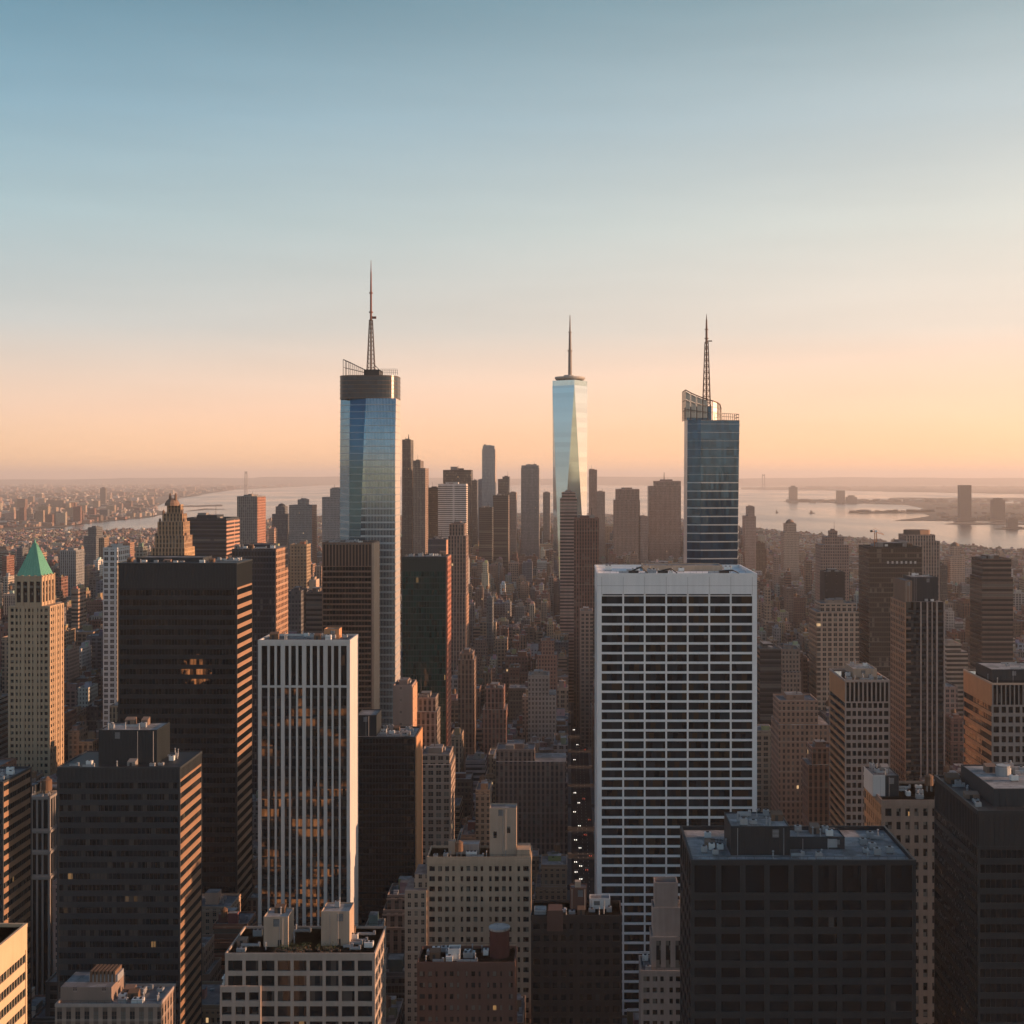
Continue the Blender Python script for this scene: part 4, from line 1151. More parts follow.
def facets(B, rings, mats_of_edge, name='glass_facet', closed=True, visible=None):
    """each side of a polygonal shaft as a part; rings = list of (z, [(x, y)...]) from bottom to top"""
    n = len(rings[0][1])
    for i in range(n):
        j = (i + 1) % n
        mb = MB()
        for (za, A), (zb, C) in zip(rings, rings[1:]):
            a, b, c, d = A[i], A[j], C[j], C[i]
            w0, w1 = math.dist(a, b), math.dist(d, c)
            pts = [(a[0], a[1], za), (b[0], b[1], za), (c[0], c[1], zb), (d[0], d[1], zb)]
            uv = [(0, za), (w0, za), (w1, zb), (0, zb)]
            if w0 < 1e-3: pts, uv = [pts[0], pts[2], pts[3]], [uv[0], uv[2], uv[3]]
            elif w1 < 1e-3: pts, uv = pts[:3], uv[:3]
            mb.face(pts, 0, uv)
        B.part(name, mb, mats_of_edge[i])

def interp_ring(rings, z):
    for (za, A), (zb, C) in zip(rings, rings[1:]):
        if za <= z <= zb:
            t = (z - za) / (zb - za)
            return [(a[0] + (c[0] - a[0]) * t, a[1] + (c[1] - a[1]) * t) for a, c in zip(A, C)]
    return rings[-1][1]

def floor_lines(mb, rings, z, h, out, edges):
    A = interp_ring(rings, z); n = len(A)
    for i in edges:
        a, b = Vector(A[i]), Vector(A[(i + 1) % n])
        if (b - a).length < .3: continue
        nrm = Vector(((b - a).y, -(b - a).x)).normalized() * out
        p = [(a.x, a.y), (b.x, b.y), (b.x + nrm.x, b.y + nrm.y), (a.x + nrm.x, a.y + nrm.y)]
        lo = [(x, y, z) for x, y in p]; hi = [(x, y, z + h) for x, y in p]
        mb.face([lo[3], lo[2], hi[2], hi[3]]); mb.face([hi[3], hi[2], hi[1], hi[0]]); mb.face([lo[0], lo[1], lo[2], lo[3]])

def mast(B, x, y, z0, z1, zc, w, mat, tip=None):
    """lattice mast: four legs with bracing up to zc, then a thin pole"""
    mb = MB()
    n = 13
    prev = None
    for k in range(n + 1):
        t = k / n
        z = z0 + (zc - z0) * t; r = w * (1 - .62 * t)
        cur = [(x - r, y - r, z), (x + r, y - r, z), (x + r, y + r, z), (x - r, y + r, z)]
        if prev:
            for i in range(4):
                mb.bar(prev[i], cur[i], .26)
                mb.bar(prev[i], cur[(i + 1) % 4], .16); mb.bar(prev[(i + 1) % 4], cur[i], .14)
                mb.bar(cur[i], cur[(i + 1) % 4], .16)
        prev = cur
    mb.cyl(x, y, w * .2, w * .18, z0, zc, 8)
    B.part('lattice_mast', mb, mat)
    mb = MB()
    h = z1 - zc
    mb.cyl(x, y, w * .28, w * .24, zc, zc + h * .45, 8)
    mb.cyl(x, y, w * .5, w * .5, zc + h * .12, zc + h * .14, 8); mb.cyl(x, y, w * .45, w * .45, zc + h * .44, zc + h * .46, 8)
    mb.cyl(x, y, w * .24, w * .17, zc + h * .46, zc + h * .8, 8)
    mb.cyl(x, y, w * .13, w * .05, zc + h * .8, z1, 6)
    mb.box(x + w * .2, x + w * 1.3, y - .3, y + .3, zc + h * .02, zc + h * .06)
    B.part('antenna', mb, tip or mat)

# ---- tall blue glass tower with a mast, left of centre
B = Bld('glass_skyscraper', 'tall blue glass tower with a dark drum crown and the tallest lattice mast', 'skyscraper', 340, 400, 398, 950, 44, 700, 'the tall blue glass tower')
zt = B.h
lx = B.lx
P = lambda l: [(PX(px, B.d + yo) - (B.x0 + B.x1) / 2, -B.hd + yo) for px, yo in l]
top = P([(340, 14), (349.3, 4), (365, 0), (395.2, 0), (400.2, 28), (399, 40), (375, 44), (345, 40)])
bot = P([(340, 14), (349.3, 4), (351.5, 2.2), (395.2, 0), (400.2, 28), (399, 40), (375, 44), (345, 40)])
def back_off(a, b, t, dy):
    r = [(p[0] + (q[0] - p[0]) * t, p[1] + (q[1] - p[1]) * t) for p, q in zip(a, b)]
    return [(x, y + dy * max(0, 1 - (y + B.hd) / 30)) for x, y in r]
za = PZ(470, 950)
rings = [(0, bot), (za, back_off(bot, top, za / zt, 0))]
lean = lambda q: 4.6 * q ** 2.1                           # the shaft curves gently back towards its top
for k in range(1, 15):
    q = k / 14; zk = za + (zt - za) * q
    rings.append((zk, back_off(bot, top, zk / zt, lean(q))))
facets(B, rings, [G['blue'], G['deepblue'], G['blue'], G['pale_side'], G['blue'], G['blue'], G['blue'], G['blue']])
mb = MB()
k = 0
z = 12.0
while z < zt - 2:
    floor_lines(mb, rings, z, .45 + .95 * min(1, max(0, (PZ(440, 950) - z) / 75)), .22, [0, 2, 3, 4])
    floor_lines(mb, rings, z, .3, .16, [1, 5, 6, 7])
    z += 5.1
B.part('floor_bands', mb, M['pale_band'])
mb = MB()
for px in np.linspace(366, 394, 20):
    x = lx(px); mb.box(x - .12, x + .12, -B.hd - .16, -B.hd + .1, 0, za)
    for k in range(7):
        q0, q1 = k / 7, (k + 1) / 7
        mb.bar((x, -B.hd - .05 + lean(q0), za + (zt - za) * q0), (x, -B.hd - .05 + lean(q1), za + (zt - za) * q1), .13)
B.part('mullions', mb, M['pale_band'])
zc = PZ(375, 955)                                          # drum crown
xa_, xb_ = (341.2 - VX) * 972 / F - (B.x0 + B.x1) / 2, (399.2 - VX) * 972 / F - (B.x0 + B.x1) / 2
cx = (xa_ + xb_) / 2
ring = [(cx + (xb_ - xa_) / 2 * math.copysign(abs(math.cos(a)) ** .55, math.cos(a)), 1.2 + (B.hd - 3.6) * math.copysign(abs(math.sin(a)) ** .55, math.sin(a))) for a in [2 * math.pi * i / 40 for i in range(40)]]
mb = MB(); mb.prism([(x, y, zt - .3) for x, y in ring], [(x, y, zc) for x, y in ring], 0, 1)
B.part('drum_crown', mb, [G['drum'], M['roof']])
mb = MB()
ri = [(0, ring), (zc + 9, ring)]
for z in (zt + .5, zt + 4, zt + 7, zt + 10, zt + 13, zc - .8):
    floor_lines(mb, ri, z, .28, .2, range(40))
B.part('crown_rings', mb, M['brown_stone'])
mb = MB()                                                   # scaffold-like screen rising to the left
pl = [(342, 359.5), (345.5, 361), (349, 362.5), (353, 364.5), (357, 366.5), (361, 368.3), (365.5, 371)]
for s_ in (-B.hd + 5, -B.hd + 14):
    for (pa, ya), (pb, yb) in zip(pl, pl[1:]):
        mb.bar((lx(pa), s_, PZ(ya, 955)), (lx(pb), s_, PZ(yb, 955)), .42)
        mb.bar((lx(pa), s_, (PZ(ya, 955) + zc) / 2), (lx(pb), s_, (PZ(yb, 955) + zc) / 2), .18)
    for pa, ya in pl:
        mb.bar((lx(pa), s_, zc - .5), (lx(pa), s_, PZ(ya, 955)), .26)
for pa, ya in pl:
    mb.bar((lx(pa), -B.hd + 5, PZ(ya, 955)), (lx(pa), -B.hd + 14, PZ(ya, 955)), .2)
B.part('slanted_screen', mb, M['dark_metal'])
mb = MB()
for i in range(9):
    px = 380 + i * 2.1
    mb.bar((lx(px), -B.hd + 4, zc), (lx(px), -B.hd + 4, zc + 4.6 - i * .1), .16)
for hgt in (1.6, 3.0, 4.3):
    mb.bar((lx(380), -B.hd + 4, zc + hgt), (lx(397), -B.hd + 4, zc + hgt), .13)
mb.bar((lx(374), -B.hd + 4, zc + 7), (lx(381), -B.hd + 4, zc + 2), .3)
mb.box(lx(363), lx(378), -B.hd + 6, 4, zc - .2, zc + 4.2)
B.part('roof_railing', mb, M['dark_metal'])
mast(B, PX(371, 966) - (B.x0 + B.x1) / 2, -6, zc, PZ(260, 966), PZ(320, 966), 3.0, M['steel_lattice'], M['red_paint'])

# ---- tapering glass skyscraper, centre
B = Bld('glass_skyscraper', 'pale tapering glass tower of long triangular facets with a ring crown and thin spire, centre', 'skyscraper', 552, 588, 385, 2200, 61, 620, 'the tapering glass tower')
zt = B.h; r = B.hw
zb = 56
c8b, c8t = [], []
a0 = math.radians(-45 + 14)
for k in range(4):
    a = a0 + k * math.pi / 2
    bx, by = r * 1.08 * math.cos(a), r * 1.08 * math.sin(a)
    a2 = a + math.pi / 4
    tx, ty = r * 1.02 * math.cos(a2), r * 1.02 * math.sin(a2)
    c8b.append((bx, by)); c8t.append((tx, ty))
tri = []
for k in range(4):
    b0, b1 = c8b[k], c8b[(k + 1) % 4]
    t0, t1 = c8t[k], c8t[(k + 1) % 4]
    tri.append([(*b0, zb), (*b1, zb), (*t0, zt)])
    tri.append([(*b1, zb), (*t1, zt), (*t0, zt)])
for p in tri:
    mb = MB()
    w = math.dist(p[0], p[1])
    mb.face(p, 0, [(0, p[0][2]), (w, p[1][2]), (w / 2, p[2][2])])
    nx_, ny_ = sum(q[0] for q in p), sum(q[1] for q in p)
    B.part('glass_facet', mb, G['facet'] if nx_ > 0 and len(set(q[2] for q in p)) == 2 and p[1][2] == zt else G['facet_blue'])
mb = MB(); mb.prism([(x, y, 0) for x, y in c8b], [(x, y, zb) for x, y in c8b]); B.part('base', mb, G['blue'])
mb = MB()
mb.prism([(x * .99, y * .99, zt) for x, y in c8t], [(x * .99, y * .99, zt + 9) for x, y in c8t], 0, 0); B.part('parapet', mb, G['silver'])
mb = MB(); mb.cyl(0, 0, 17, 17, zt + 9, zt + 10.5, 28); mb.cyl(0, 0, 24, 26, zt + 10.5, zt + 13, 28); mb.cyl(0, 0, 26, 26, zt + 13, zt + 15.5, 28); mb.cyl(-2, 0, 11, 8, zt + 15.5, zt + 19, 20)
B.part('ring_crown', mb, plain('crown_steel', (.30, .29, .27), .6))
mb = MB()
zs = PZ(315, 2230)
mb.cyl(0, 0, 3.4, 2.9, zt + 15, zt + 60, 10); mb.cyl(0, 0, 4.2, 4.2, zt + 60, zt + 62, 10); mb.cyl(0, 0, 2.5, 2.0, zt + 62, zt + 92, 10)
mb.cyl(0, 0, 3.0, 3.0, zt + 92, zt + 93.5, 10); mb.cyl(0, 0, 1.5, .6, zt + 93.5, zs, 8)
B.part('spire', mb, plain('spire_steel', (.16, .14, .13), .5))

# ---- right glass tower with slanted crown
B = Bld('glass_skyscraper', 'dark blue glass tower with a slanting open glass crown and a spire, right of centre', 'skyscraper', 684, 740, 420, 900, 34, 568, 'the slant-crowned glass tower')
zt = B.h; lx = B.lx
P = lambda l: [(PX(px, B.d + yo) - (B.x0 + B.x1) / 2, -B.hd + yo) for px, yo in l]
top = P([(684.3, 12), (687.5, 3), (701, 0), (739.5, 3), (739.5, 32), (684.3, 34)])
bot = P([(682, 12), (685.5, 3), (699, 0), (733, 2), (735, 32), (682, 34)])
rings = [(0, bot), (zt, top)]
facets(B, rings, [G['pale_side'], G['slate'], G['slate'], G['slate'], G['slate'], G['pale_side']])
mb = MB(); z = 10.0
while z < zt - 1:
    floor_lines(mb, rings, z, .75 if z < PZ(478, 900) else .2, .2, [1, 2, 3]); z += 5.85
B.part('floor_bands', mb, M['pale_band'])
mb = MB(); mb.prism([(x, y, zt - .4) for x, y in top], [(x, y, zt) for x, y in top], 0, 0); B.part('roof', mb, M['roof'])
mb = MB(); mb.box(lx(687), lx(712), -B.hd + 3, 8, zt, PZ(406.5, 903)); B.part('plant_room', mb, G['slate'])
Z9 = lambda y: PZ(y, 903)
crown = [(685.5, 390), (691, 393), (697, 395.7), (703, 398), (708, 399.8), (713, 401), (718, 402.3), (722, 404), (723.6, 408)]
mb, fr_ = MB(), MB()
yy = lambda px: -B.hd + 1.5 + max(0, px - 712) ** 2 * .10
for (pa, ya), (pb, yb) in zip(crown, crown[1:]):
    a, b = (lx(pa), yy(pa)), (lx(pb), yy(pb))
    fr_.bar((*a, Z9(ya)), (*b, Z9(yb)), .5)
    for q in (.33, .66):
        zl = zt + 1
        fr_.bar((*a, zl + (Z9(ya) - zl) * q), (*b, zl + (Z9(yb) - zl) * q), .16)
    if pa < 711:
        for q0, q1 in ((.04, .32), (.35, .65), (.68, .95)):
            zl = zt + 1; A_, B_ = Z9(ya) - zl, Z9(yb) - zl
            if (int(pa) + int(q0 * 9)) % 3 == 0: continue
            mb.face([(a[0] + .3, a[1] + .25, zl + A_ * q0), (b[0] - .3, b[1] + .25, zl + B_ * q0), (b[0] - .3, b[1] + .25, zl + B_ * q1), (a[0] + .3, a[1] + .25, zl + A_ * q1)], 0, [(0, 0), (4, 0), (4, 4), (0, 4)])
    else:
        mb.face([(*a, zt), (*b, zt), (*b, Z9(yb) - .3), (*a, Z9(ya) - .3)], 0, [(0, 0), (4, 0), (4, 12), (0, 12)])
        mb.face([(a[0], a[1] + .3, zt), (a[0], a[1] + .3, Z9(ya) - .3), (b[0], b[1] + .3, Z9(yb) - .3), (b[0], b[1] + .3, zt)], 0)
for pa, ya in crown:
    fr_.bar((lx(pa), yy(pa), zt), (lx(pa), yy(pa), Z9(ya)), .22)
for t in range(6):
    y = -B.hd + 1.5 + t * 5
    fr_.bar((lx(685.5), y, zt), (lx(685.5), y, Z9(390)), .2)
for q in (.33, .66, 1):
    fr_.bar((lx(685.5), -B.hd + 1.5, zt + (Z9(390) - zt) * q), (lx(685.5), -B.hd + 26.5, zt + (Z9(390) - zt) * q), .22)
B.part('crown_frame', fr_, M['steel_lattice'])
B.part('crown_glass', mb, G['screen'])
mb = MB()
for i in range(9):
    px = 722.5 + i * 2.1
    mb.bar((lx(px), -B.hd + 3, zt), (lx(px), -B.hd + 3, Z9(413 + (i - 0) * .12)), .2)
for y in (413.3, 416.5, 420):
    mb.bar((lx(722.5), -B.hd + 3, Z9(y)), (lx(739.3), -B.hd + 3, Z9(y + .9)), .2)
    mb.bar((lx(739.3), -B.hd + 3, Z9(y + .9)), (lx(739.3), B.hd - 3, Z9(y + .9)), .2)
B.part('roof_railing', mb, M['steel_lattice'])
mast(B, lx(708.5), -4, zt, PZ(314, 912), PZ(342, 912), 3.0, M['steel_lattice'])

# ---- far and middle-distance towers: (px0, px1, top, depth, metres deep, lowest visible row, facade, tint, tiers, label)
def tier_tower(spec):
    name, px0, px1, py, d, dep, vb, fac, tint, tiers, label, side = spec
    B = Bld(name, label, 'tower', px0, px1, py, d, dep, vb)
    u0 = B.rng.randint(0, 400) * 60.0
    mb = MB()
    z0 = 0
    for (f0, f1, q, yin) in tiers:                    # tiers: x from fraction f0 to f1, up to picture row q
        z1 = PZ(q, d)
        mb.box(-B.hw + B.w * f0, -B.hw + B.w * f1, -B.hd + yin, B.hd - yin, z0, z1, 0, 1, tint=tint, u0=u0)
        z0 = z1 - .02
    if len(tiers) == 1 or True:
        f0, f1, q, yin = tiers[-1]
        x0, x1, y0, y1, z = -B.hw + B.w * f0, -B.hw + B.w * f1, -B.hd + yin, B.hd - yin, PZ(q, d)
        e = max(.5, (x1 - x0) * .02)
        for (a, b, c, dd) in ((x0, x1, y0, y0 + e), (x0, x1, y1 - e, y1), (x0, x0 + e, y0 + e, y1 - e), (x1 - e, x1, y0 + e, y1 - e)):
            mb.box(a, b, c, dd, z, z + e * 2, 2, tint=tint, u0=u0)
    B.part('wall', mb, [M[fac], M['roof'], M['blank']])
    mb = MB()
    w = x1 - x0
    mb.box(x0 + w * .25, x0 + w * .7, y0 + (y1 - y0) * .3, y1 - (y1 - y0) * .2, z, z + max(3, w * .1), 0, 1, tint=tuple(c * .8 for c in tint))
    B.part('plant_room', mb, [M['blank'], M['roof']])
    for q in range(3):                                  # smaller plant on the roof
        a, b = B.rng.uniform(x0 + w * .05, x1 - w * .3), B.rng.uniform(y0 + 1, y1 - (y1 - y0) * .3)
        mb = MB(); mb.box(a, a + w * B.rng.uniform(.1, .25), b, b + (y1 - y0) * .2, z, z + max(2, w * B.rng.uniform(.04, .16)), 0)
        B.part('air_handler', mb, M['grey_stone'])
    mb = MB(); mb.cyl(B.rng.uniform(x0 + w * .2, x1 - w * .2), (y0 + y1) / 2, max(.25, d / 9000), .15, z, z + B.rng.uniform(6, 14), 6); B.part('aerial', mb, M['dark_metal'])
    if side:  # warmer tint paints low sunlight onto one side wall
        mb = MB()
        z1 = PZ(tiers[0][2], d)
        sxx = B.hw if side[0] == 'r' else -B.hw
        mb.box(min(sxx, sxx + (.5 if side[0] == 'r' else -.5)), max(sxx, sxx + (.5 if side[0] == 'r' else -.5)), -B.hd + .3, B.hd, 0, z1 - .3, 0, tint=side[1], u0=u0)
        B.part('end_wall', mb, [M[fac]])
    return B
GY, BR, TN, DK, SL, PK = (.20, .19, .18), (.17, .10, .075), (.34, .25, .175), (.035, .035, .038), (.07, .08, .09), (.27, .18, .14)
FAR = [
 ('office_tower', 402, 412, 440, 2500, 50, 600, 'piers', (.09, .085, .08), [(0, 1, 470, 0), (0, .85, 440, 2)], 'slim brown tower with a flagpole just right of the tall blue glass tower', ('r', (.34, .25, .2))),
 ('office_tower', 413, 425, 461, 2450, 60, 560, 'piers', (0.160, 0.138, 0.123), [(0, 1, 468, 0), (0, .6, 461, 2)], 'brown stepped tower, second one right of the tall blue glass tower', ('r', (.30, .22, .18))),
 ('office_tower', 428, 438, 488, 2550, 60, 550, 'curtain', (.04, .045, .05), [(0, 1, 488, 0)], 'short dark slab left of the pale banded downtown block', None),
 ('office_tower', 443, 471, 471, 2900, 50, 540, 'curtain', (.028, .03, .033), [(0, 1, 471, 0)], 'wide dark flat-topped slab with a tiny antenna behind the pale banded block', ('r', (.10, .08, .07))),
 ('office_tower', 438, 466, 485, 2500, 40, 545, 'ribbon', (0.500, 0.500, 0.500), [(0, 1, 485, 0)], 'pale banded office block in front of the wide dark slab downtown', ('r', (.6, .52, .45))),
 ('office_tower', 472, 477, 481, 2900, 40, 540, 'curtain', (.05, .045, .042), [(0, 1, 481, 0)], 'narrow dark tower squeezed right of the wide dark slab', None),
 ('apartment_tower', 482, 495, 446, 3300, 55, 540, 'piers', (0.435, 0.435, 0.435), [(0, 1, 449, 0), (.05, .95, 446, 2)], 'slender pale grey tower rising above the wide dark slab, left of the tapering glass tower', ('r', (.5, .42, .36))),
 ('apartment_tower', 478, 484, 480, 3350, 55, 540, 'piers', (0.348, 0.348, 0.362), [(0, 1, 480, 0)], 'lower grey shoulder block beside the slender pale grey tower', None),
 ('office_tower', 498, 509, 477, 3100, 55, 540, 'curtain', (.05, .06, .075), [(0, 1, 479, 0), (.4, 1, 477, 3)], 'small blue-black tower between the slender pale tower and the grey slab', None),
 ('office_tower', 493, 508, 496, 2700, 55, 560, 'ribbon', (.06, .055, .05), [(0, 1, 496, 0)], 'dark squat block in front of the small blue-black tower', ('r', (.2, .15, .12))),
 ('office_tower', 479, 492, 508, 2600, 50, 560, 'ribbon', (.05, .055, .058), [(0, 1, 508, 0)], 'low dark green-grey block under the slender pale tower', None),
 ('office_tower', 509, 516, 493, 2900, 45, 540, 'punched', (0.232, 0.160, 0.131), [(0, 1, 493, 0)], 'narrow brown block right of the dark squat block', None),
 ('office_tower', 521, 539, 466, 3100, 60, 560, 'piers', (0.246, 0.239, 0.239), [(0, 1, 468, 0), (.02, .98, 466, 2)], 'broad grey slab with a notched top left of the tapering glass tower', None),
 ('office_tower', 543, 550, 493, 3200, 60, 540, 'piers', (0.319, 0.290, 0.275), [(0, 1, 493, 0)], 'thin grey tower touching the left of the tapering glass tower', None),
 ('glass_skyscraper', 560, 577, 493, 1500, 30, 620, 'ribbon', (0.319, 0.217, 0.189), [(0, 1, 498, 0), (.1, .9, 493, 2)], 'reddish banded tower standing in front of the tapering glass tower', None),
 ('office_tower', 574, 599, 519, 1350, 38, 660, 'piers', (0.189, 0.094, 0.072), [(0, 1, 530, 0), (0, 1, 519, .5)], 'dark rust-brown tower with a blind black top, left above the broad white grid tower', None),
 ('apartment_building', 580, 593, 612, 1250, 30, 670, 'paired', (.33, .22, .17), [(0, 1, 612, 0)], 'pink-tan block with small windows below the dark rust-brown tower', None),
 ('office_tower', 589, 597, 470, 3300, 50, 560, 'piers', (0.377, 0.246, 0.203), [(0, 1, 470, 0)], 'narrow brown tower just right of the tapering glass tower', None),
 ('office_tower', 597, 605, 492, 3300, 50, 560, 'piers', (0.377, 0.275, 0.232), [(0, 1, 492, 0)], 'shorter brown block beside the narrow brown tower right of the tapering glass tower', None),
 ('office_tower', 614, 640, 490, 2800, 50, 555, 'piers', (0.348, 0.225, 0.181), [(0, 1, 500, 0), (.08, .98, 490, 3)], 'brown downtown block with a dark raised top, left of its twin with the antenna', None),
 ('office_tower', 649, 681, 482, 2900, 55, 560, 'piers', (0.362, 0.246, 0.203), [(0, 1, 486, 0), (.18, 1, 482, 2)], 'brown downtown block with a single antenna, left of the slant-crowned tower', None),
 ('office_tower', 639, 648, 517, 2800, 45, 555, 'punched', (0.319, 0.217, 0.181), [(0, 1, 517, 0)], 'small brown block in the gap between the two brown downtown blocks', None),
 ('office_tower', 745, 756, 507, 2900, 45, 570, 'punched', (0.362, 0.246, 0.203), [(0, 1, 516, 0), (.3, .9, 507, 4)], 'brown stepped tower right of the slant-crowned glass tower', None),
 ('apartment_tower', 784, 799, 524, 2600, 40, 560, 'punched', (0.435, 0.304, 0.232), [(0, 1, 532, 0), (.15, .85, 524, 5)], 'round-shouldered brown tower at the water, left part of the right shore', None),
 ('apartment_building', 950, 965, 547, 2200, 30, 580, 'punched', (0.435, 0.290, 0.217), [(0, 1, 556, 0), (.25, .75, 547, 5)], 'small domed brown block on the right shore under the far tall slab', None),
 ('prewar_building', 821, 849, 545, 1500, 34, 600, 'punched', (0.319, 0.203, 0.160), [(0, 1, 545, 0), (.2, .85, 537, 6), (.4, .65, 532, 10)], 'castle-topped brown tower left of the near-black slab with a crane', None),
 ('office_building', 825, 845, 573, 1180, 24, 600, 'blank', (.04, .032, .03), [(0, 1, 590, 0), (0, 1, 573, .5)], 'dark-topped block just below the castle-topped brown tower', None),
 ('office_tower', 869, 922, 549, 1000, 36, 670, 'curtain', (.03, .026, .024), [(0, 1, 549, 0)], 'near-black slab with a construction crane on its roof, right', None),
 ('apartment_tower', 903, 940, 541, 1350, 38, 640, 'piers', (0.319, 0.232, 0.189), [(0, 1, 541, 0), (.1, .9, 536, 4)], 'brown tower with a drum-like top peeking behind the near-black slab', None),
 ('apartment_tower', 982, 1013, 560, 1000, 30, 660, 'ribbon', (.13, .085, .065), [(0, 1, 577, 0), (.04, .96, 560, 1)], 'brown-black tower with a blank rust-coloured top, near the right edge', None),
 ('apartment_tower', 817, 859, 612, 1000, 30, 690, 'paired', (.42, .29, .215), [(0, 1, 612, 0), (.1, .95, 605, 3)], 'pink-tan apartment slab left of the near-black slab with a crane', ('l', (.40, .24, .15))),
 ('prewar_building', 779, 829, 725, 760, 30, 805, 'punched', (.33, .20, .14), [(0, 1, 725, 0), (.02, .80, 703, 3)], 'broad tan-brown pre-war block with a cluttered raised roof, left of the pale grid tower', None),
 ('prewar_building', 808, 838, 765, 700, 18, 810, 'piers', (.27, .145, .1), [(0, 1, 765, 0), (.15, .9, 750, 2)], 'low red-brown block tucked before the foot of the pale grid tower', None),
 ('office_building', 760, 781, 650, 900, 30, 730, 'ribbon', (.035, .035, .035), [(0, 1, 650, 0)], 'dark green-black block right beside the broad white grid tower', None),
 ('prewar_building', 783, 801, 651, 1000, 30, 710, 'punched', (.27, .19, .15), [(0, 1, 672, 0), (0, 1, 651, 4)], 'narrow grey-brown tower behind the dark green-black block', None),
 ('office_building', 947, 968, 645, 1100, 24, 690, 'ribbon', (.46, .36, .29), [(0, 1, 652, 0), (0, .7, 645, 2)], 'pale stepped block with white floor bands right of the tall dark apartment tower', None),
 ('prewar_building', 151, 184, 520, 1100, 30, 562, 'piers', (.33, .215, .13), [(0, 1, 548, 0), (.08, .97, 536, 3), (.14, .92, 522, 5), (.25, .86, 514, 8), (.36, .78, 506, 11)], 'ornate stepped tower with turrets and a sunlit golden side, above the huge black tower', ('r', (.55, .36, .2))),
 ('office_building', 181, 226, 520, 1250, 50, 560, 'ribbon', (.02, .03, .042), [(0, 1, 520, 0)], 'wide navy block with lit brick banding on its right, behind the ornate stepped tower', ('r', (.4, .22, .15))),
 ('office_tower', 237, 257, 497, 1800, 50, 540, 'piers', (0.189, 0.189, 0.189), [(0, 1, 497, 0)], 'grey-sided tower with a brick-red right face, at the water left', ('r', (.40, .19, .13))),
 ('apartment_tower', 103, 117, 549, 900, 26, 660, 'paired', (.46, .47, .48), [(0, 1, 562, 0), (0, 1, 549, .4)], 'thin white tower with tiny square windows, left behind the huge black tower', ('r', (.75, .55, .36))),
 ('apartment_tower', 84, 96, 528, 2300, 40, 552, 'punched', (.10, .11, .12), [(0, 1, 536, 0), (.25, .95, 528, 5)], 'grey wedge-topped tower on the near left river bank', None),
 ('apartment_tower', 60, 76, 551, 1750, 30, 574, 'piers', (0.232, 0.246, 0.254), [(0, 1, 551, 0)], 'grey flat-topped tower right of the green pyramid roof', None),
 ('apartment_building', 272, 287, 508, 2600, 40, 530, 'punched', (.10, .11, .12), [(0, 1, 514, 0), (.2, .8, 507, 5)], 'bluish domed block left of the tall blue glass tower, before the left bay', None),
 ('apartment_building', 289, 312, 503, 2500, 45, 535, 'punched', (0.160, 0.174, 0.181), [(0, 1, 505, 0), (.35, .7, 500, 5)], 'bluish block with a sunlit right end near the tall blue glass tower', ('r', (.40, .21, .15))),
 ('apartment_tower', 322, 341, 490, 2500, 45, 540, 'punched', (0.217, 0.225, 0.232), [(0, 1, 497, 0), (.4, 1, 489, 4)], 'hazy grey stepped tower touching the left of the tall blue glass tower', None),
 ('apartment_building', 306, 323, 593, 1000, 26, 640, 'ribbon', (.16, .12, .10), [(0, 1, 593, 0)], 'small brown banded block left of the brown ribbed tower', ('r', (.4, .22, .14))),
 ('apartment_building', 288, 301, 592, 1050, 26, 640, 'punched', (.09, .09, .095), [(0, 1, 592, 0)], 'small slate-grey block right of the navy-black slab', None),
 ('apartment_tower', 309, 316, 581, 1060, 14, 600, 'blank', (.42, .30, .22), [(0, 1, 581, 0)], 'tiny bright tan stub tower behind the small brown banded block', None),
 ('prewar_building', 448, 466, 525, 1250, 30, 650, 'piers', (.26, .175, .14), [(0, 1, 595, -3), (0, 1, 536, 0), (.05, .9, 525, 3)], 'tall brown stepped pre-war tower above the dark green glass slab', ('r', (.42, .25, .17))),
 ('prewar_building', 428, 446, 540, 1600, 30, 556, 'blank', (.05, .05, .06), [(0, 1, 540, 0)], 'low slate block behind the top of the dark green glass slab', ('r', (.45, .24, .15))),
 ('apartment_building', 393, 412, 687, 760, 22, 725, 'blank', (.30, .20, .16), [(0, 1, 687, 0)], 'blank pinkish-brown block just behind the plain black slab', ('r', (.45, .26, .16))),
 ('office_building', 413, 437, 700, 780, 22, 750, 'piers', (.20, .165, .145), [(0, 1, 712, 0), (.05, .92, 700, 3)], 'grey-brown block with a railed roof at the foot of the dark green glass slab', None),
 ('prewar_building', 418, 451, 765, 700, 26, 850, 'paired', (.32, .24, .19), [(0, 1, 765, 0), (.05, .95, 757, 2)], 'tan block of regular square windows behind the beige pre-war block', None),
 ('prewar_building', 496, 566, 762, 790, 26, 860, 'piers', (.20, .14, .115), [(0, 1, 762, 0), (.0, .55, 752, 3)], 'wide dim brown pre-war block left of the dark avenue', None),
 ('prewar_building', 458, 474, 660, 980, 26, 720, 'piers', (.21, .14, .11), [(0, 1, 660, 0), (.1, .9, 655, 2)], 'narrow brown block right of the foot of the dark green glass slab', None),
 ('prewar_building', 482, 506, 690, 960, 26, 760, 'piers', (.22, .115, .09), [(0, 1, 710, 0), (.12, .9, 690, 2)], 'red-brown stepped block in the middle of the low city, left of the avenue', None),
 ('prewar_building', 528, 556, 678, 1000, 26, 740, 'punched', (.30, .26, .23), [(0, 1, 695, 0), (.0, .75, 677, 2)], 'pale grey-tan block with a white top storey, left of the avenue', None),
 ('prewar_building', 537, 557, 642, 1180, 24, 690, 'punched', (.30, .15, .11), [(0, 1, 655, 0), (.2, .85, 642, 2)], 'brick-red stepped block at the avenue, behind the pale grey-tan block', None),
]
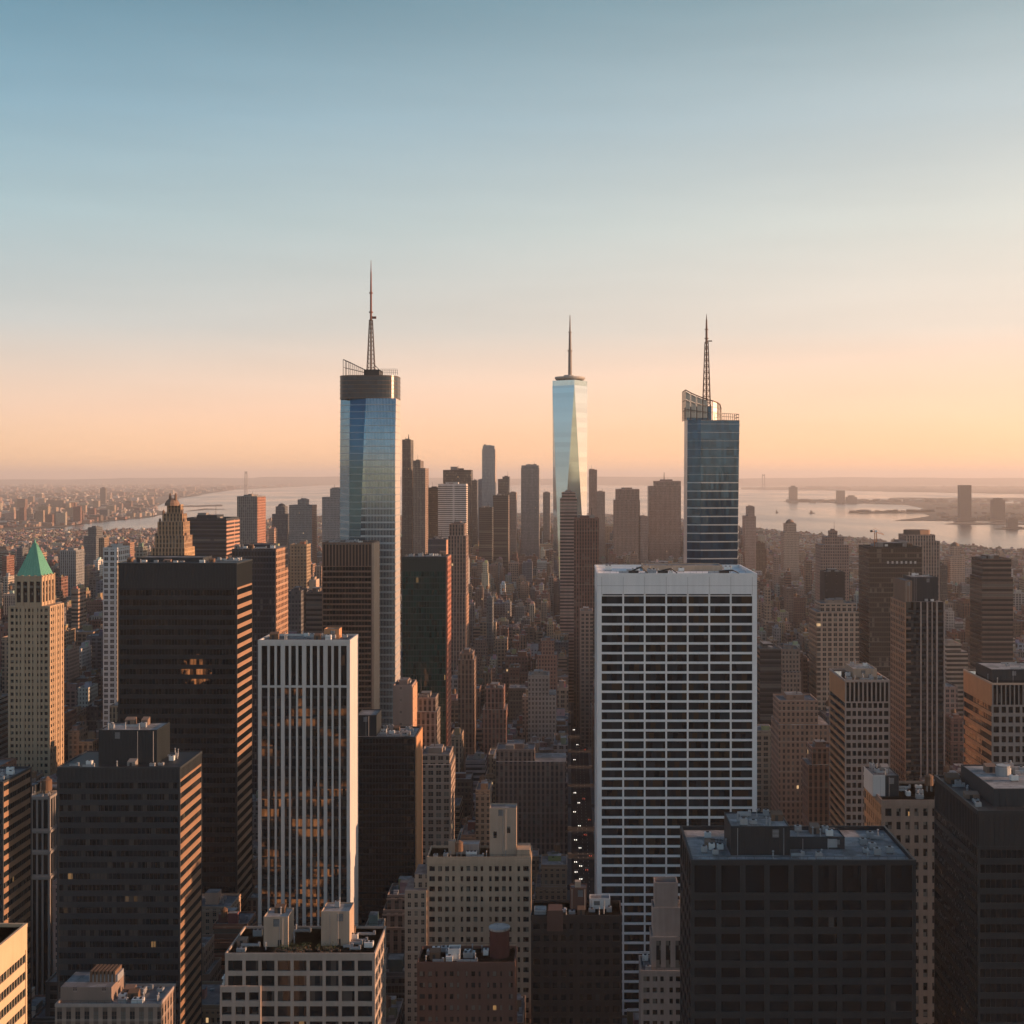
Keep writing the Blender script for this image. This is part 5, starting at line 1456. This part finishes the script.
for s in FAR:
    B = tier_tower(s)
    lab = s[10]
    z = PZ(s[3], s[4])
    if 'single antenna' in lab or 'tiny antenna' in lab or 'flagpole' in lab:
        mb = MB(); mb.cyl(B.lx((s[1] + s[2]) / 2), 0, 1.4, .4, z, z + 22 if 'single' in lab else z + 12, 6); B.part('antenna', mb, M['dark_metal'])
    if 'crane' in lab and 'construction' in lab:
        roof_kit(B, -B.hw + 2, B.hw - 2, -B.hd + 2, B.hd - 2, z + 1.2, 16, 4)
        mb = MB()
        for i in range(7): mb.box(B.lx(887) + i * 3.5, B.lx(887) + i * 3.5 + 1.5, -B.hd - .05, -B.hd, z - 11.3, z - 9.3, bottom=True)
        B.part('roof_sign', mb, M['white_stone'], label='row of small pale square windows near the top')
    if 'drum-like' in lab:
        mb = MB(); mb.cyl(0, 0, 14, 14, z + 4, z + 11, 8); B.part('drum', mb, [M['brown_stone']])
    if 'round-shouldered' in lab or 'domed' in lab:
        mb = MB(); w = B.w * .3
        for k in range(4):
            a, b = k * .39, (k + 1) * .39
            mb.cyl(0, 0, w * math.cos(a), w * math.cos(b), z + w * math.sin(a), z + w * math.sin(b), 12)
        B.part('dome', mb, [M['brown_stone'] if 'brown' in lab else M['charcoal']])
    if lab.startswith('ornate'):
        mb = MB()
        for f, yy_, hh in ((.04, 536, 2.5), (.96, 536, 2.5), (.16, 522, 3), (.9, 522, 3), (.27, 514, 3.5), (.84, 514, 3.5), (.47, 499, 5), (.64, 499, 5)):
            x = -B.hw + B.w * f; zz = PZ(yy_, 1100)
            mb.cyl(x, -B.hd + 10, 1.2, 1.1, zz - 4, zz + hh * .5, 8); mb.cyl(x, -B.hd + 10, 1.2, .3, zz + hh * .5, zz + hh, 8)
        for k in range(4):
            mb.cyl(B.lx(168), -3, 6.5 * math.cos(k * .36), 6.5 * math.cos(k * .36 + .36), PZ(506, 1100) + 6.5 * math.sin(k * .36), PZ(506, 1100) + 6.5 * math.sin(k * .36 + .36), 12)
        B.part('turrets', mb, M['brown_stone'])


# crane on the near-black slab
d = 1010; zz = PZ(549, 1000) + 1
cr = root('tower_crane', 'small orange lattice tower crane on the roof of the near-black slab', 'crane', (PX(875.5, d), d, zz))
mb = MB()
for a, b in ((-.7, -.7), (.7, -.7), (.7, .7), (-.7, .7)): mb.bar((a, b, 0), (a, b, 13), .16)
for k in range(7):
    mb.bar((-.7, -.7, k * 1.8), (.7, -.7, k * 1.8 + 1.8), .1); mb.bar((.7, .7, k * 1.8), (.7, -.7, k * 1.8 + 1.8), .1)
cm = plain('crane_orange', (.45, .16, .05), .6)
mb.build('mast', cm, cr)
mb = MB(); mb.bar((-3, 0, 12.6), (7, 2, 9.5), .3); mb.bar((-3, 0, 12.6), (0, 0, 14.6), .14); mb.bar((0, 0, 14.6), (7, 2, 9.5), .12); mb.build('jib', cm, cr)
mb = MB(); mb.box(-4, -2.4, -.7, .7, 11.6, 13.1, bottom=True); mb.build('counterweight', M['charcoal'], cr)
mb = MB(); mb.box(-.9, .9, -1.6, -.7, 11.4, 13, bottom=True); mb.build('cab', M['white_metal'], cr)

# towers standing on the far shore and islands
def far_tower(name, label, px0, px1, ytop, ybase, tint, split=None):
    d = H * F / (ybase - VY)
    x0, x1, z = PX(px0, d), PX(px1, d), PZ(ytop, d)
    rt = root(name, label, 'tower', ((x0 + x1) / 2, d, -1))
    w = (x1 - x0) / 2
    mb = MB(); mb.box(-w, w, 0, w * 1.4, 0, z, 0, 1, tint=tint, u0=17 * px0)
    if split: mb.box(-w * split, w * split, w * .3, w * 1.1, z, z + w * .35, 0, 1, tint=tint)
    mb.box(-w * 1.6, w * 1.7, -w * .3, w * 1.8, 0, z * .08 + 4, 0, 1, tint=tint)
    mb.build('wall', [M['piers'], M['roof']], rt)
    HEROES.append((x0, x1, d, d + 100, z, 530, None))
FT = (.23, .155, .12)
far_tower('apartment_tower', 'lone tall slab standing on the island shore at the far right', 960, 971.5, 485, 521, (.2, .13, .1))
far_tower('apartment_tower', 'short round-topped block on the island, right of the lone tall slab', 993, 1005, 500, 520, FT, .7)
far_tower('apartment_tower', 'pale twin-topped tower on the left tip of the long island', 789.5, 797.5, 487, 502, FT, .5)
far_tower('apartment_tower', 'hazy pale block on the long island, left of its low neighbour', 837, 845, 490.5, 503, FT)
far_tower('apartment_building', 'low hazy hump of houses on the long island right of the hazy pale block', 847, 857, 497, 503.2, FT, .6)
far_tower('apartment_building', 'squat block on the small jetty at the right edge of the bay', 1008, 1018, 519, 528, FT, .5)
far_tower('apartment_tower', 'dim hazy tower far across the river, left', 100, 105.5, 488, 505, (.13, .1, .09), .5)

def bridge_tower(label, px, yt, yb, wpx):
    d = H * F / (yb - VY); x, z = PX(px, d), PZ(yt, d); w = wpx * d / F / 2
    rt = root('bridge_tower', label, 'bridge tower', (x, d, -2))
    m = plain('bridge_steel', (.20, .17, .15), .7)
    for s in (-1, 1):
        mb = MB(); mb.prism([(s * w - w * .34, -20, 0), (s * w + w * .34, -20, 0), (s * w + w * .34, 20, 0), (s * w - w * .34, 20, 0)],
                            [(s * w * .86 - w * .24, -15, z), (s * w * .86 + w * .24, -15, z), (s * w * .86 + w * .24, 15, z), (s * w * .86 - w * .24, 15, z)])
        mb.build('leg', m, rt)
    mb = MB(); mb.box(-w * .7, w * .7, -12, 12, z * .88, z * .96, bottom=True); mb.box(-w * .8, w * .8, -12, 12, z * .28, z * .34, bottom=True); mb.build('cross_beam', m, rt)
bridge_tower('slim far bridge tower rising behind the grey-sided tower with the brick-red face', 246, 471, 492, 2.2)
bridge_tower('pale ghostly bridge tower on the horizon right of the slant-crowned glass tower', 763.5, 474, 489, 2.4)

# boats on the right-hand bay
for px, py, lab, L_ in ((812, 513, 'dark little ship with a wake, in the middle of the right-hand bay', 46), (777, 512.5, 'tiny boat left of the dark little ship in the right-hand bay', 26)):
    x, y = ground(px, py)
    rt = root('boat', lab, 'boat', (x, y, -3), None, .3)
    mb = MB(); l, w = L_ / 2, L_ / 8
    mb.prism([(-l, -w * .7, 0), (l * .7, -w * .7, 0), (l * .92, 0, 0), (l * .7, w * .7, 0), (-l, w * .7, 0)],
             [(-l, -w, 5), (l * .75, -w, 5), (l * 1.1, 0, 6), (l * .75, w, 5), (-l, w, 5)]); mb.build('hull', M['charcoal'], rt)
    mb = MB(); mb.box(-l * .6, l * .1, -w * .6, w * .6, 5, 14); mb.box(-l * .4, -l * .1, -w * .4, w * .4, 14, 22); mb.cyl(-l * .5, 0, w * .3, w * .25, 14, 24, 8); mb.build('wheelhouse', M['charcoal'], rt)

# ================================================================== the blocks that fill the streets
PALETTE = [((.20, .095, .065), 'red-brick'), ((.15, .075, .055), 'dark red'), ((.33, .23, .16), 'tan'), ((.25, .16, .11), 'brown'), ((.24, .22, .205), 'grey'),
           ((.40, .34, .27), 'cream'), ((.12, .085, .065), 'dark brown'), ((.10, .105, .115), 'slate'), ((.30, .195, .15), 'pinkish'), ((.46, .44, .42), 'off-white'), ((.05, .05, .055), 'black')]
PWT = [11, 9, 14, 16, 10, 8, 10, 6, 10, 3, 4]
STY = ['punched', 'paired', 'ribbon', 'piers', 'curtain']
R = random.Random(77)

def skyline(px, d):
    """highest row (smallest y) an ordinary block may reach"""
    xs = [-50, 60, 110, 250, 270, 330, 400, 440, 480, 545, 600, 690, 745, 770, 830, 930, 1075]
    ys = [542, 542, 537, 532, 516, 514, 535, 548, 530, 520, 522, 526, 522, 536, 545, 556, 562]
    return np.interp(px, xs, ys)

HF = sorted(HEROES, key=lambda h: h[2])
def on_land(x, y):
    px, py = VX + F * x / y, VY + H * F / y
    xs = [-500, 0, 100, 160, 256, 340, 450, 600, 700, 740, 800, 870, 940, 1024, 1300]
    ys = [540, 534, 533.5, 532, 525, 518, 513, 513, 524, 531, 536, 544, 548, 556, 575]
    return py > np.interp(px, xs, ys) + .4
def overlaps(x0, x1, y0, y1, m=1.5):
    return any(x0 < h[1] + m and x1 > h[0] - m and y0 < h[3] + m and y1 > h[2] - m for h in HF)

LOTS = []
for (bx0, bx1, by0, by1) in BLOCKS:
    near = by0 < 2300
    rows = [(by0, (by0 + by1) / 2), ((by0 + by1) / 2, by1)]
    for (ya, yb) in rows:
        x = bx0
        while x < bx1 - 6:
            w = R.choice([8, 10, 13, 17, 22, 30] if by0 < 1100 else [7, 8, 10, 13, 17, 24]) if near else R.choice([10, 14, 20, 28, 40])
            w = min(w, bx1 - x)
            if bx1 - (x + w) < 8: w = bx1 - x
            x0, x1, y0, y1 = x + .15, x + w - .15, ya + .15 + R.choice([0, 0, 1.5]), yb - R.choice([.15, 2, 5])
            x += w
            d = y0
            pa, pb = VX + F * x0 / d, VX + F * x1 / d
            if pb < -150 or pa > 1190: continue
            if d > 3000 and not on_land((x0 + x1) / 2, y1): continue
            if overlaps(x0, x1, y0, y1): continue
            pc = (pa + pb) / 2
            if d < 700: h = R.uniform(24, 62)
            elif d < 1350: h = R.uniform(30, 88)
            elif d < 2300: h = R.uniform(22, 92)
            elif d < 3900 and 400 < pc < 760: h = R.uniform(40, 128)
            elif d < 3900: h = R.uniform(15, 58)
            else: h = R.uniform(12, 40)
            if R.random() < .07: h *= 1.45
            if pc < 330 and 800 < d < 2200: h *= R.uniform(1.0, 1.7)
            zmax = PZ(skyline(pc, d) + R.uniform(0, 16), d)
            for hx0, hx1, hy0, hy1, hz, vb, mk in HF:             # stay below what the picture shows of the buildings behind
                if hy0 > d:
                    ha, hb = VX + F * hx0 / hy0, VX + F * hx1 / hy0
                    if pb > ha and pa < hb: zmax = min(zmax, PZ(vb + R.uniform(-3, 12), d))
            if pb > 560 and pa < 570: zmax = min(zmax, PZ(615, d)) if d < 1200 else zmax
            h = min(h, zmax)
            if d > 3300 and h < 9: h = R.uniform(9, 26)
            if h < 7: continue
            LOTS.append(dict(x0=x0, x1=x1, y0=y0, y1=y1, h=h, pa=pa, pb=pb, pc=pc, col=R.choices(range(len(PALETTE)), PWT)[0], seed=R.randint(0, 10 ** 6)))

# far bank of the river, left: low blocks with slabs among them
for k in range(5200):
    py = 481.5 + 50 * R.random() ** 1.35
    px = R.uniform(-30, 345)
    lim = np.interp(px, [-30, 60, 95, 150, 172, 236, 340], [529, 526, 521, 516, 497, 489, 484.5])
    if py > lim or (150 < px < 185 and py > 497): continue
    x, y = ground(px, py)
    s = y / 7000
    w, dp = R.uniform(16, 60) * s ** .7, R.uniform(16, 40) * s ** .7
    h = R.choice([8, 10, 12, 14, 18, 24]) * s ** .35
    if R.random() < .06: h = R.uniform(30, 75) * (1.3 if 10 < px < 75 and py > 505 else 1)
    LOTS.append(dict(x0=x, x1=x + w, y0=y, y1=y + dp, h=h, pa=px, pb=VX + F * (x + w) / y, pc=px, col=R.choices(range(len(PALETTE)), [20, 6, 18, 12, 8, 12, 3, 4, 14, 8, 0])[0], seed=R.randint(0, 10 ** 6), far=True))
# houses and sheds on the islands and right shores
for k in range(420):
    px = R.uniform(785, 1040)
    py = R.choice([R.uniform(500.4, 502.8), R.uniform(504, 510) if px > 930 else 501.5, R.uniform(513.5, 520) if px > 935 else 512.2, R.uniform(486.5, 489)])
    if py > 512 and px < 850: continue
    x, y = ground(px, py); s = y / 9000
    w = R.uniform(15, 60) * s
    LOTS.append(dict(x0=x, x1=x + w, y0=y, y1=y + 25, h=R.uniform(6, 20) * s ** .5, pa=px, pb=px + 2, pc=px, col=R.choice([2, 3, 8, 4]), seed=R.randint(0, 10 ** 6), far=True))

# how many pixels of each block show: painter's z-buffer over the boxes
zb = np.full((1024, 1024), -1, np.int32)
items = [(h[2], h[3], h[0], h[1], h[4], -2) for h in HEROES] + [(l['y0'], l['y1'], l['x0'], l['x1'], l['h'], i) for i, l in enumerate(LOTS)]
for y0, y1, x0, x1, z, i in sorted(items, key=lambda t: -t[0]):
    for dd, zlo in ((y1, z * .98), (y0, 0)):
        a, b = VX + F * x0 / dd, VX + F * x1 / dd
        t, bt = VY + (H - z) * F / dd, VY + (H - zlo) * F / dd
        if dd == y0:
            t2 = VY + (H - z) * F / y1
            a2, b2 = VX + F * x0 / y1, VX + F * x1 / y1
            zb[int(max(0, min(t, t2))):int(max(0, min(1024, bt))), int(max(0, min(a, a2))):int(max(0, min(1024, max(b, b2))))] = i
cnt = np.bincount(zb[zb >= 0].ravel(), minlength=len(LOTS))
ys_, xs_ = np.nonzero(zb >= 0)
ids = zb[ys_, xs_]
mx = np.bincount(ids, xs_, len(LOTS)) / np.maximum(1, cnt)
my = np.bincount(ids, ys_, len(LOTS)) / np.maximum(1, cnt)
order = np.argsort(-cnt)
N_SINGLE = 232
single = [int(i) for i in order[:N_SINGLE] if cnt[i] > 0]
single_set = set(single)

def lot_mesh(mb, l, detail, ox=0.0, oy=0.0):
    """tiers, parapets, bulkheads and tanks of one block, added to mb"""
    r = random.Random(l['seed'])
    t = PALETTE[l['col']][0]; k = r.uniform(.8, 1.2); tint = tuple(c * k * r.uniform(.95, 1.05) for c in t)
    x0, x1, y0, y1, h = l['x0'] - ox, l['x1'] - ox, l['y0'] - oy, l['y1'] - oy, l['h']
    st = BI[r.choices(STY, [10, 5, 2, 4, 2 if l['col'] in (4, 7, 10) else 0])[0]]
    u0 = r.randint(0, 900) * 60.0 + r.uniform(0, 2); v0 = r.randint(0, 300) * 26.6
    mb.us, mb.vs = r.uniform(.78, 1.25), r.uniform(.92, 1.12)
    rf = BI['roof'] if r.random() < .7 else BI['roof_light']
    feats = []
    w, dp = x1 - x0, y1 - y0
    tiers = [(x0, x1, y0, y1, h)]
    if h > 36 and w > 9 and r.random() < .6 and not l.get('far'):
        z1 = h * r.uniform(.62, .85)
        i1 = r.uniform(.08, .2) * w
        tiers = [(x0, x1, y0, y1, z1), (x0 + i1, x1 - i1 * r.choice([0, 1]), y0 + min(4, dp * .15), y1 - dp * .05, h)]
        feats.append('stepped')
        if r.random() < .35:
            a = tiers[1]; z2 = (z1 + h) / 2
            tiers[1] = (a[0], a[1], a[2], a[3], z2)
            tiers.append((a[0] + w * .1, a[1] - w * .1, a[2] + 2, a[3] - 2, h))
    z = 0.0
    for (a, b, c, d_, zt) in tiers:
        mb.box(a, b, c, d_, z, zt, st, rf, tint=tint, u0=u0, v0=v0 + z)
        if detail:
            e, ph = .35, r.uniform(.7, 1.3)
            mb.box(a - .05, b + .05, c - .05, c + e, zt, zt + ph, BI['blank'], tint=tint, u0=u0)
            mb.box(a - .05, b + .05, d_ - e, d_ + .05, zt, zt + ph, BI['blank'], tint=tint, u0=u0)
            mb.box(a - .05, a + e, c + e, d_ - e, zt, zt + ph - .01, BI['blank'], tint=tint, u0=u0)
            mb.box(b - e, b + .05, c + e, d_ - e, zt, zt + ph - .01, BI['blank'], tint=tint, u0=u0)
            if detail > 1 and r.random() < .6:                 # cornice course below the roof
                mb.box(a - .35, b + .35, c - .35, c - .055, zt - 1.4, zt - .5, BI['blank'], tint=tuple(q * 1.15 for q in tint), bottom=True)
        z = zt - .02
    a, b, c, d_, zt = tiers[-1]
    W, D = b - a, d_ - c
    parts = []
    if W > 5 and D > 5:
        for q in range(r.choice([1, 1, 2, 3]) if detail else (1 if not l.get('far') else 0)):
            bw, bd, bh = min(W * .5, r.uniform(3, 8)), min(D * .5, r.uniform(3, 7)), r.uniform(2.6, 6)
            bx, by = r.uniform(a + .6, b - bw - .6), r.uniform(c + .6, d_ - bd - .6)
            m2 = MB() if detail > 1 else mb
            m2.box(bx, bx + bw, by, by + bd, zt, zt + bh + q * .05, BI['blank'], r.choice([BI['roof'], BI['roof_light']]), tint=tuple(min(.6, c_ * r.uniform(.7, 1.3)) for c_ in tint), u0=u0 + q * 9)
            if detail > 1: parts.append(('roof_bulkhead', m2))
        if detail and r.random() < .38 and h > 18 and W > 7 and D > 7:
            m2 = MB() if detail > 1 else mb
            water_tank(m2, r.uniform(a + 3, b - 3), r.uniform(c + 3, d_ - 3), zt + r.choice([0, 3]), 1.7, BI['tankwood'], BI['metal'])
            feats.append('tank')
            if detail > 1: parts.append(('water_tank', m2))
        if detail:
            m2 = MB() if detail > 1 else mb
            for q in range(r.randint(2, 6)):
                s = r.uniform(.8, 2.4); ax, ay = r.uniform(a + .6, b - s - .6), r.uniform(c + .6, d_ - s - .6)
                m2.box(ax, ax + s, ay, ay + s * .8, zt, zt + r.uniform(.7, 2.0) + .003 * q, BI['metal'])
            if detail > 1: parts.append(('air_handlers', m2))
    l['feats'] = feats
    l['style'] = BASE[st]
    l['tall'] = h
    return parts

BASE_NAME = {'punched': 'apartment_building', 'paired': 'loft_building', 'ribbon': 'office_building', 'piers': 'prewar_building', 'curtain': 'office_building'}
STYLE_WORD = {'punched': 'small-windowed', 'paired': 'broad-windowed', 'ribbon': 'banded', 'piers': 'ribbed', 'curtain': 'glassy'}
made = []
for i in single:
    l = LOTS[i]
    ox, oy = (l['x0'] + l['x1']) / 2, (l['y0'] + l['y1']) / 2
    mb = MB()
    parts = lot_mesh(mb, l, 2 if cnt[i] > 160 else 1, ox, oy)
    o = mb.build(BASE_NAME[l['style']], BMATS)
    o.location = (ox, oy, 0)
    for n_, m2 in parts: m2.build(n_, BMATS, o)
    o['category'] = 'building'
    o['group'] = 'blocks across the river' if l.get('far') else 'ordinary blocks filling the streets'
    made.append((o, l, mx[i], my[i], int(cnt[i])))

# labels: look first, then the nearest landmark, then the order of look-alikes
MARKS = []
for x0, x1, y0, y1, z, vb, mk in HEROES:
    if mk:
        pa, pb = VX + F * x0 / y0, VX + F * x1 / y0
        MARKS.append((max(0, pa), min(1024, pb), VY + (H - z) * F / y0, vb, y0, mk))
def relation(px, py, d):
    best = None
    for pa, pb, ta, tb, dd, mk in MARKS:
        dx = pa - px if px < pa else (px - pb if px > pb else 0)
        dy = ta - py if py < ta else (py - tb if py > tb else 0)
        sc = dx + dy * 1.2
        if dx: rel = ('left of ' if px < pa else 'right of ')
        else: rel = 'above ' if py < ta else 'below '
        if best is None or sc < best[0]: best = (sc, rel + mk)
    return best[1]
seen = {}
for o, l, px, py, c in made:
    size = 'slim' if l['pb'] - l['pa'] < 9 else ('wide' if l['pb'] - l['pa'] > 26 else '')
    hgt = 'low' if l['tall'] < 26 else ('tall' if l['tall'] > 74 else '')
    look = ' '.join(w for w in (size, hgt, PALETTE[l['col']][1], STYLE_WORD[l['style']], 'stepped' if 'stepped' in l['feats'] else '', 'block') if w)
    if 'tank' in l['feats'] and len(look.split()) < 5: look += ' with roof tank'
    seen.setdefault((look, relation(px, py, l['y0'])), []).append((px, py, o))
ORD = ['first', 'second', 'third', 'fourth', 'fifth', 'sixth', 'seventh', 'eighth', 'ninth', 'tenth', 'eleventh', 'twelfth']
for (look, rel), lst in seen.items():
    lst.sort(key=lambda t: t[1], reverse=True)
    for k, (px, py, o) in enumerate(lst):
        lab = look + ' ' + rel
        if len(lab.split()) > 12: lab = lab.replace(' stepped', '')
        if len(lst) == 2: lab = ('lower ' if k == 0 else 'upper ') + lab
        elif len(lst) > 2: lab = ORD[min(k, 11)] + ' from below, ' + lab
        if len(lab.split()) > 16: lab = lab.replace(' with roof tank', '').replace(' stepped', '')
        o['label'] = lab

mbn, mbf, mbi = MB(), MB(), MB()
for i, l in enumerate(LOTS):
    if i in single_set: continue
    if l.get('far'): lot_mesh(mbf if l['pc'] < 400 else mbi, l, 0)
    else: lot_mesh(mbn, l, 1 if l['y0'] < 2000 else 0)
o = mbn.build('city_blocks', BMATS); o['kind'] = 'stuff'; o['label'] = 'mass of smaller city blocks running to the shore'; o['category'] = 'city blocks'
o = mbf.build('riverside_city', BMATS); o['kind'] = 'stuff'; o['label'] = 'mass of small houses across the river on the left'; o['category'] = 'city blocks'
o = mbi.build('island_houses', BMATS); o['kind'] = 'stuff'; o['label'] = 'scatter of tiny houses on the hazy islands at right'; o['category'] = 'houses'

mbb = MB(); RB = random.Random(9)
for k in range(420):
    x, y = RB.uniform(-1300, 1300), -RB.uniform(140, 2200)
    lot_mesh(mbb, dict(x0=x, x1=x + RB.uniform(16, 42), y0=y, y1=y + RB.uniform(16, 36), h=RB.choice([40, 60, 90, 120, 160, 210, 250]) * RB.uniform(.7, 1.1), col=RB.randrange(11), seed=k), 0)
o = mbb.build('city_blocks', BMATS); o['kind'] = 'stuff'; o['label'] = 'city blocks mirrored in the tall glass towers'; o['category'] = 'city blocks'

# ================================================================== cars with their lights on in the avenue
hl, T, N, L, Bs = new_mat('headlight_glow')
Bs.inputs['Emission Color'].default_value = (1, .93, .8, 1); Bs.inputs['Emission Strength'].default_value = 5
tl, T, N, L, Bs = new_mat('tail_light_glow')
Bs.inputs['Emission Color'].default_value = (1, .12, .05, 1); Bs.inputs['Emission Strength'].default_value = 2
paint = [plain('car_paint_' + n, c, .35, 0, .1, .5, .5) for n, c in (('black', (.02, .02, .02)), ('white', (.6, .6, .6)), ('yellow', (.5, .33, .03)), ('grey', (.2, .2, .21)))]
def car_mesh():
    b = MB()
    prof = [(-2.3, .45), (-2.3, .9), (-1.5, 1.0), (-.9, 1.45), (.7, 1.47), (1.5, 1.0), (2.3, .85), (2.3, .4)]
    n = len(prof)
    for s, wv in ((-1, .9), (1, .9)):
        pts = [(s * (wv if z < 1.1 else wv * .82), y, z) for y, z in prof]
        b.face(pts if s > 0 else pts[::-1], 0)
    for k in range(n):
        (ya, za), (yb, z2) = prof[k], prof[(k + 1) % n]
        wa, wb = (.9 if za < 1.1 else .74), (.9 if z2 < 1.1 else .74)
        b.face([(-wa, ya, za), (wa, ya, za), (wb, yb, z2), (-wb, yb, z2)], 0)
    return b
cb0 = car_mesh()
proto = None
def make_car(label):
    rt = root('car', label, 'car', (0, 0, 0), 'cars driving in the dark avenue')
    cb0.build('body', paint[0], rt)
    for s in (-1, 1):
        for y in (-1.45, 1.45):
            w = MB()
            A = [2 * math.pi * k / 12 for k in range(12)]
            w.prism([(s * .72, y + .33 * math.cos(a), .33 + .33 * math.sin(a)) for a in A], [(s * .93, y + .33 * math.cos(a), .33 + .33 * math.sin(a)) for a in A])
            w.build('wheel', M['dark_metal'], rt)
        h = MB(); h.box(s * .62 - .2, s * .62 + .2, -2.36, -2.28, .6, .85, bottom=True); h.build('headlight', hl, rt)
        h = MB(); h.box(s * .65 - .15, s * .65 + .15, 2.28, 2.34, .65, .85, bottom=True); h.build('tail_light', tl, rt)
    g = MB(); g.box(-.72, .72, -.95, .75, 1.06, 1.40, bottom=True); g.build('windows', G['black'], rt)
    return rt
cars = []
c0 = make_car('small car with bright headlights driving towards the viewer in the dark avenue')
cars.append(c0)
spots = [(793, -5), (803, -2), (812, -5.5), (826, -2), (840, -5), (848, -2), (862, -5.2), (866, -1.8), (872, -5), (879, -2), (885, -5), (890, -2), (760, -5), (745, -2), (730, -5), (716, -2)]
away = [(799, 2), (820, 5.5), (835, 2), (856, 5), (870, 2), (750, 5), (723, 2.2)]
def copy_thing(src):
    r = src.copy(); COL.objects.link(r)
    for ch in src.children:
        c = ch.copy(); COL.objects.link(c); c.parent = r
    return r
k = 0
for (py, off) in spots + away:
    r = c0 if k == 0 else copy_thing(c0)
    y = H * F / (py - VY)
    r.location = (AV0 + off, y, .01)
    if off > 0:
        r.rotation_euler = (0, 0, math.pi)
        r['label'] = 'small car with red tail lights driving away in the dark avenue'
    for ch in r.children:
        if ch.name.startswith('body') and k:
            ch.data = ch.data.copy() if False else ch.data
    k += 1

# ================================================================== the air
hz, T, N, L, Bs = new_mat('haze_air')
N.remove(Bs)
pvn = N.new('ShaderNodeVolumePrincipled')
pvn.inputs['Color'].default_value = (1.0, 0.94, 0.90, 1)
pvn.inputs['Density'].default_value = 3.6e-5
pvn.inputs['Anisotropy'].default_value = 0.2
L.new(pvn.outputs[0], N['Material Output'].inputs['Volume'])
mb = MB(); mb.box(-125000, 125000, -6000, 130000, -4.5, 640, 0, bottom=True)
o = mb.build('haze', hz); o['kind'] = 'stuff'
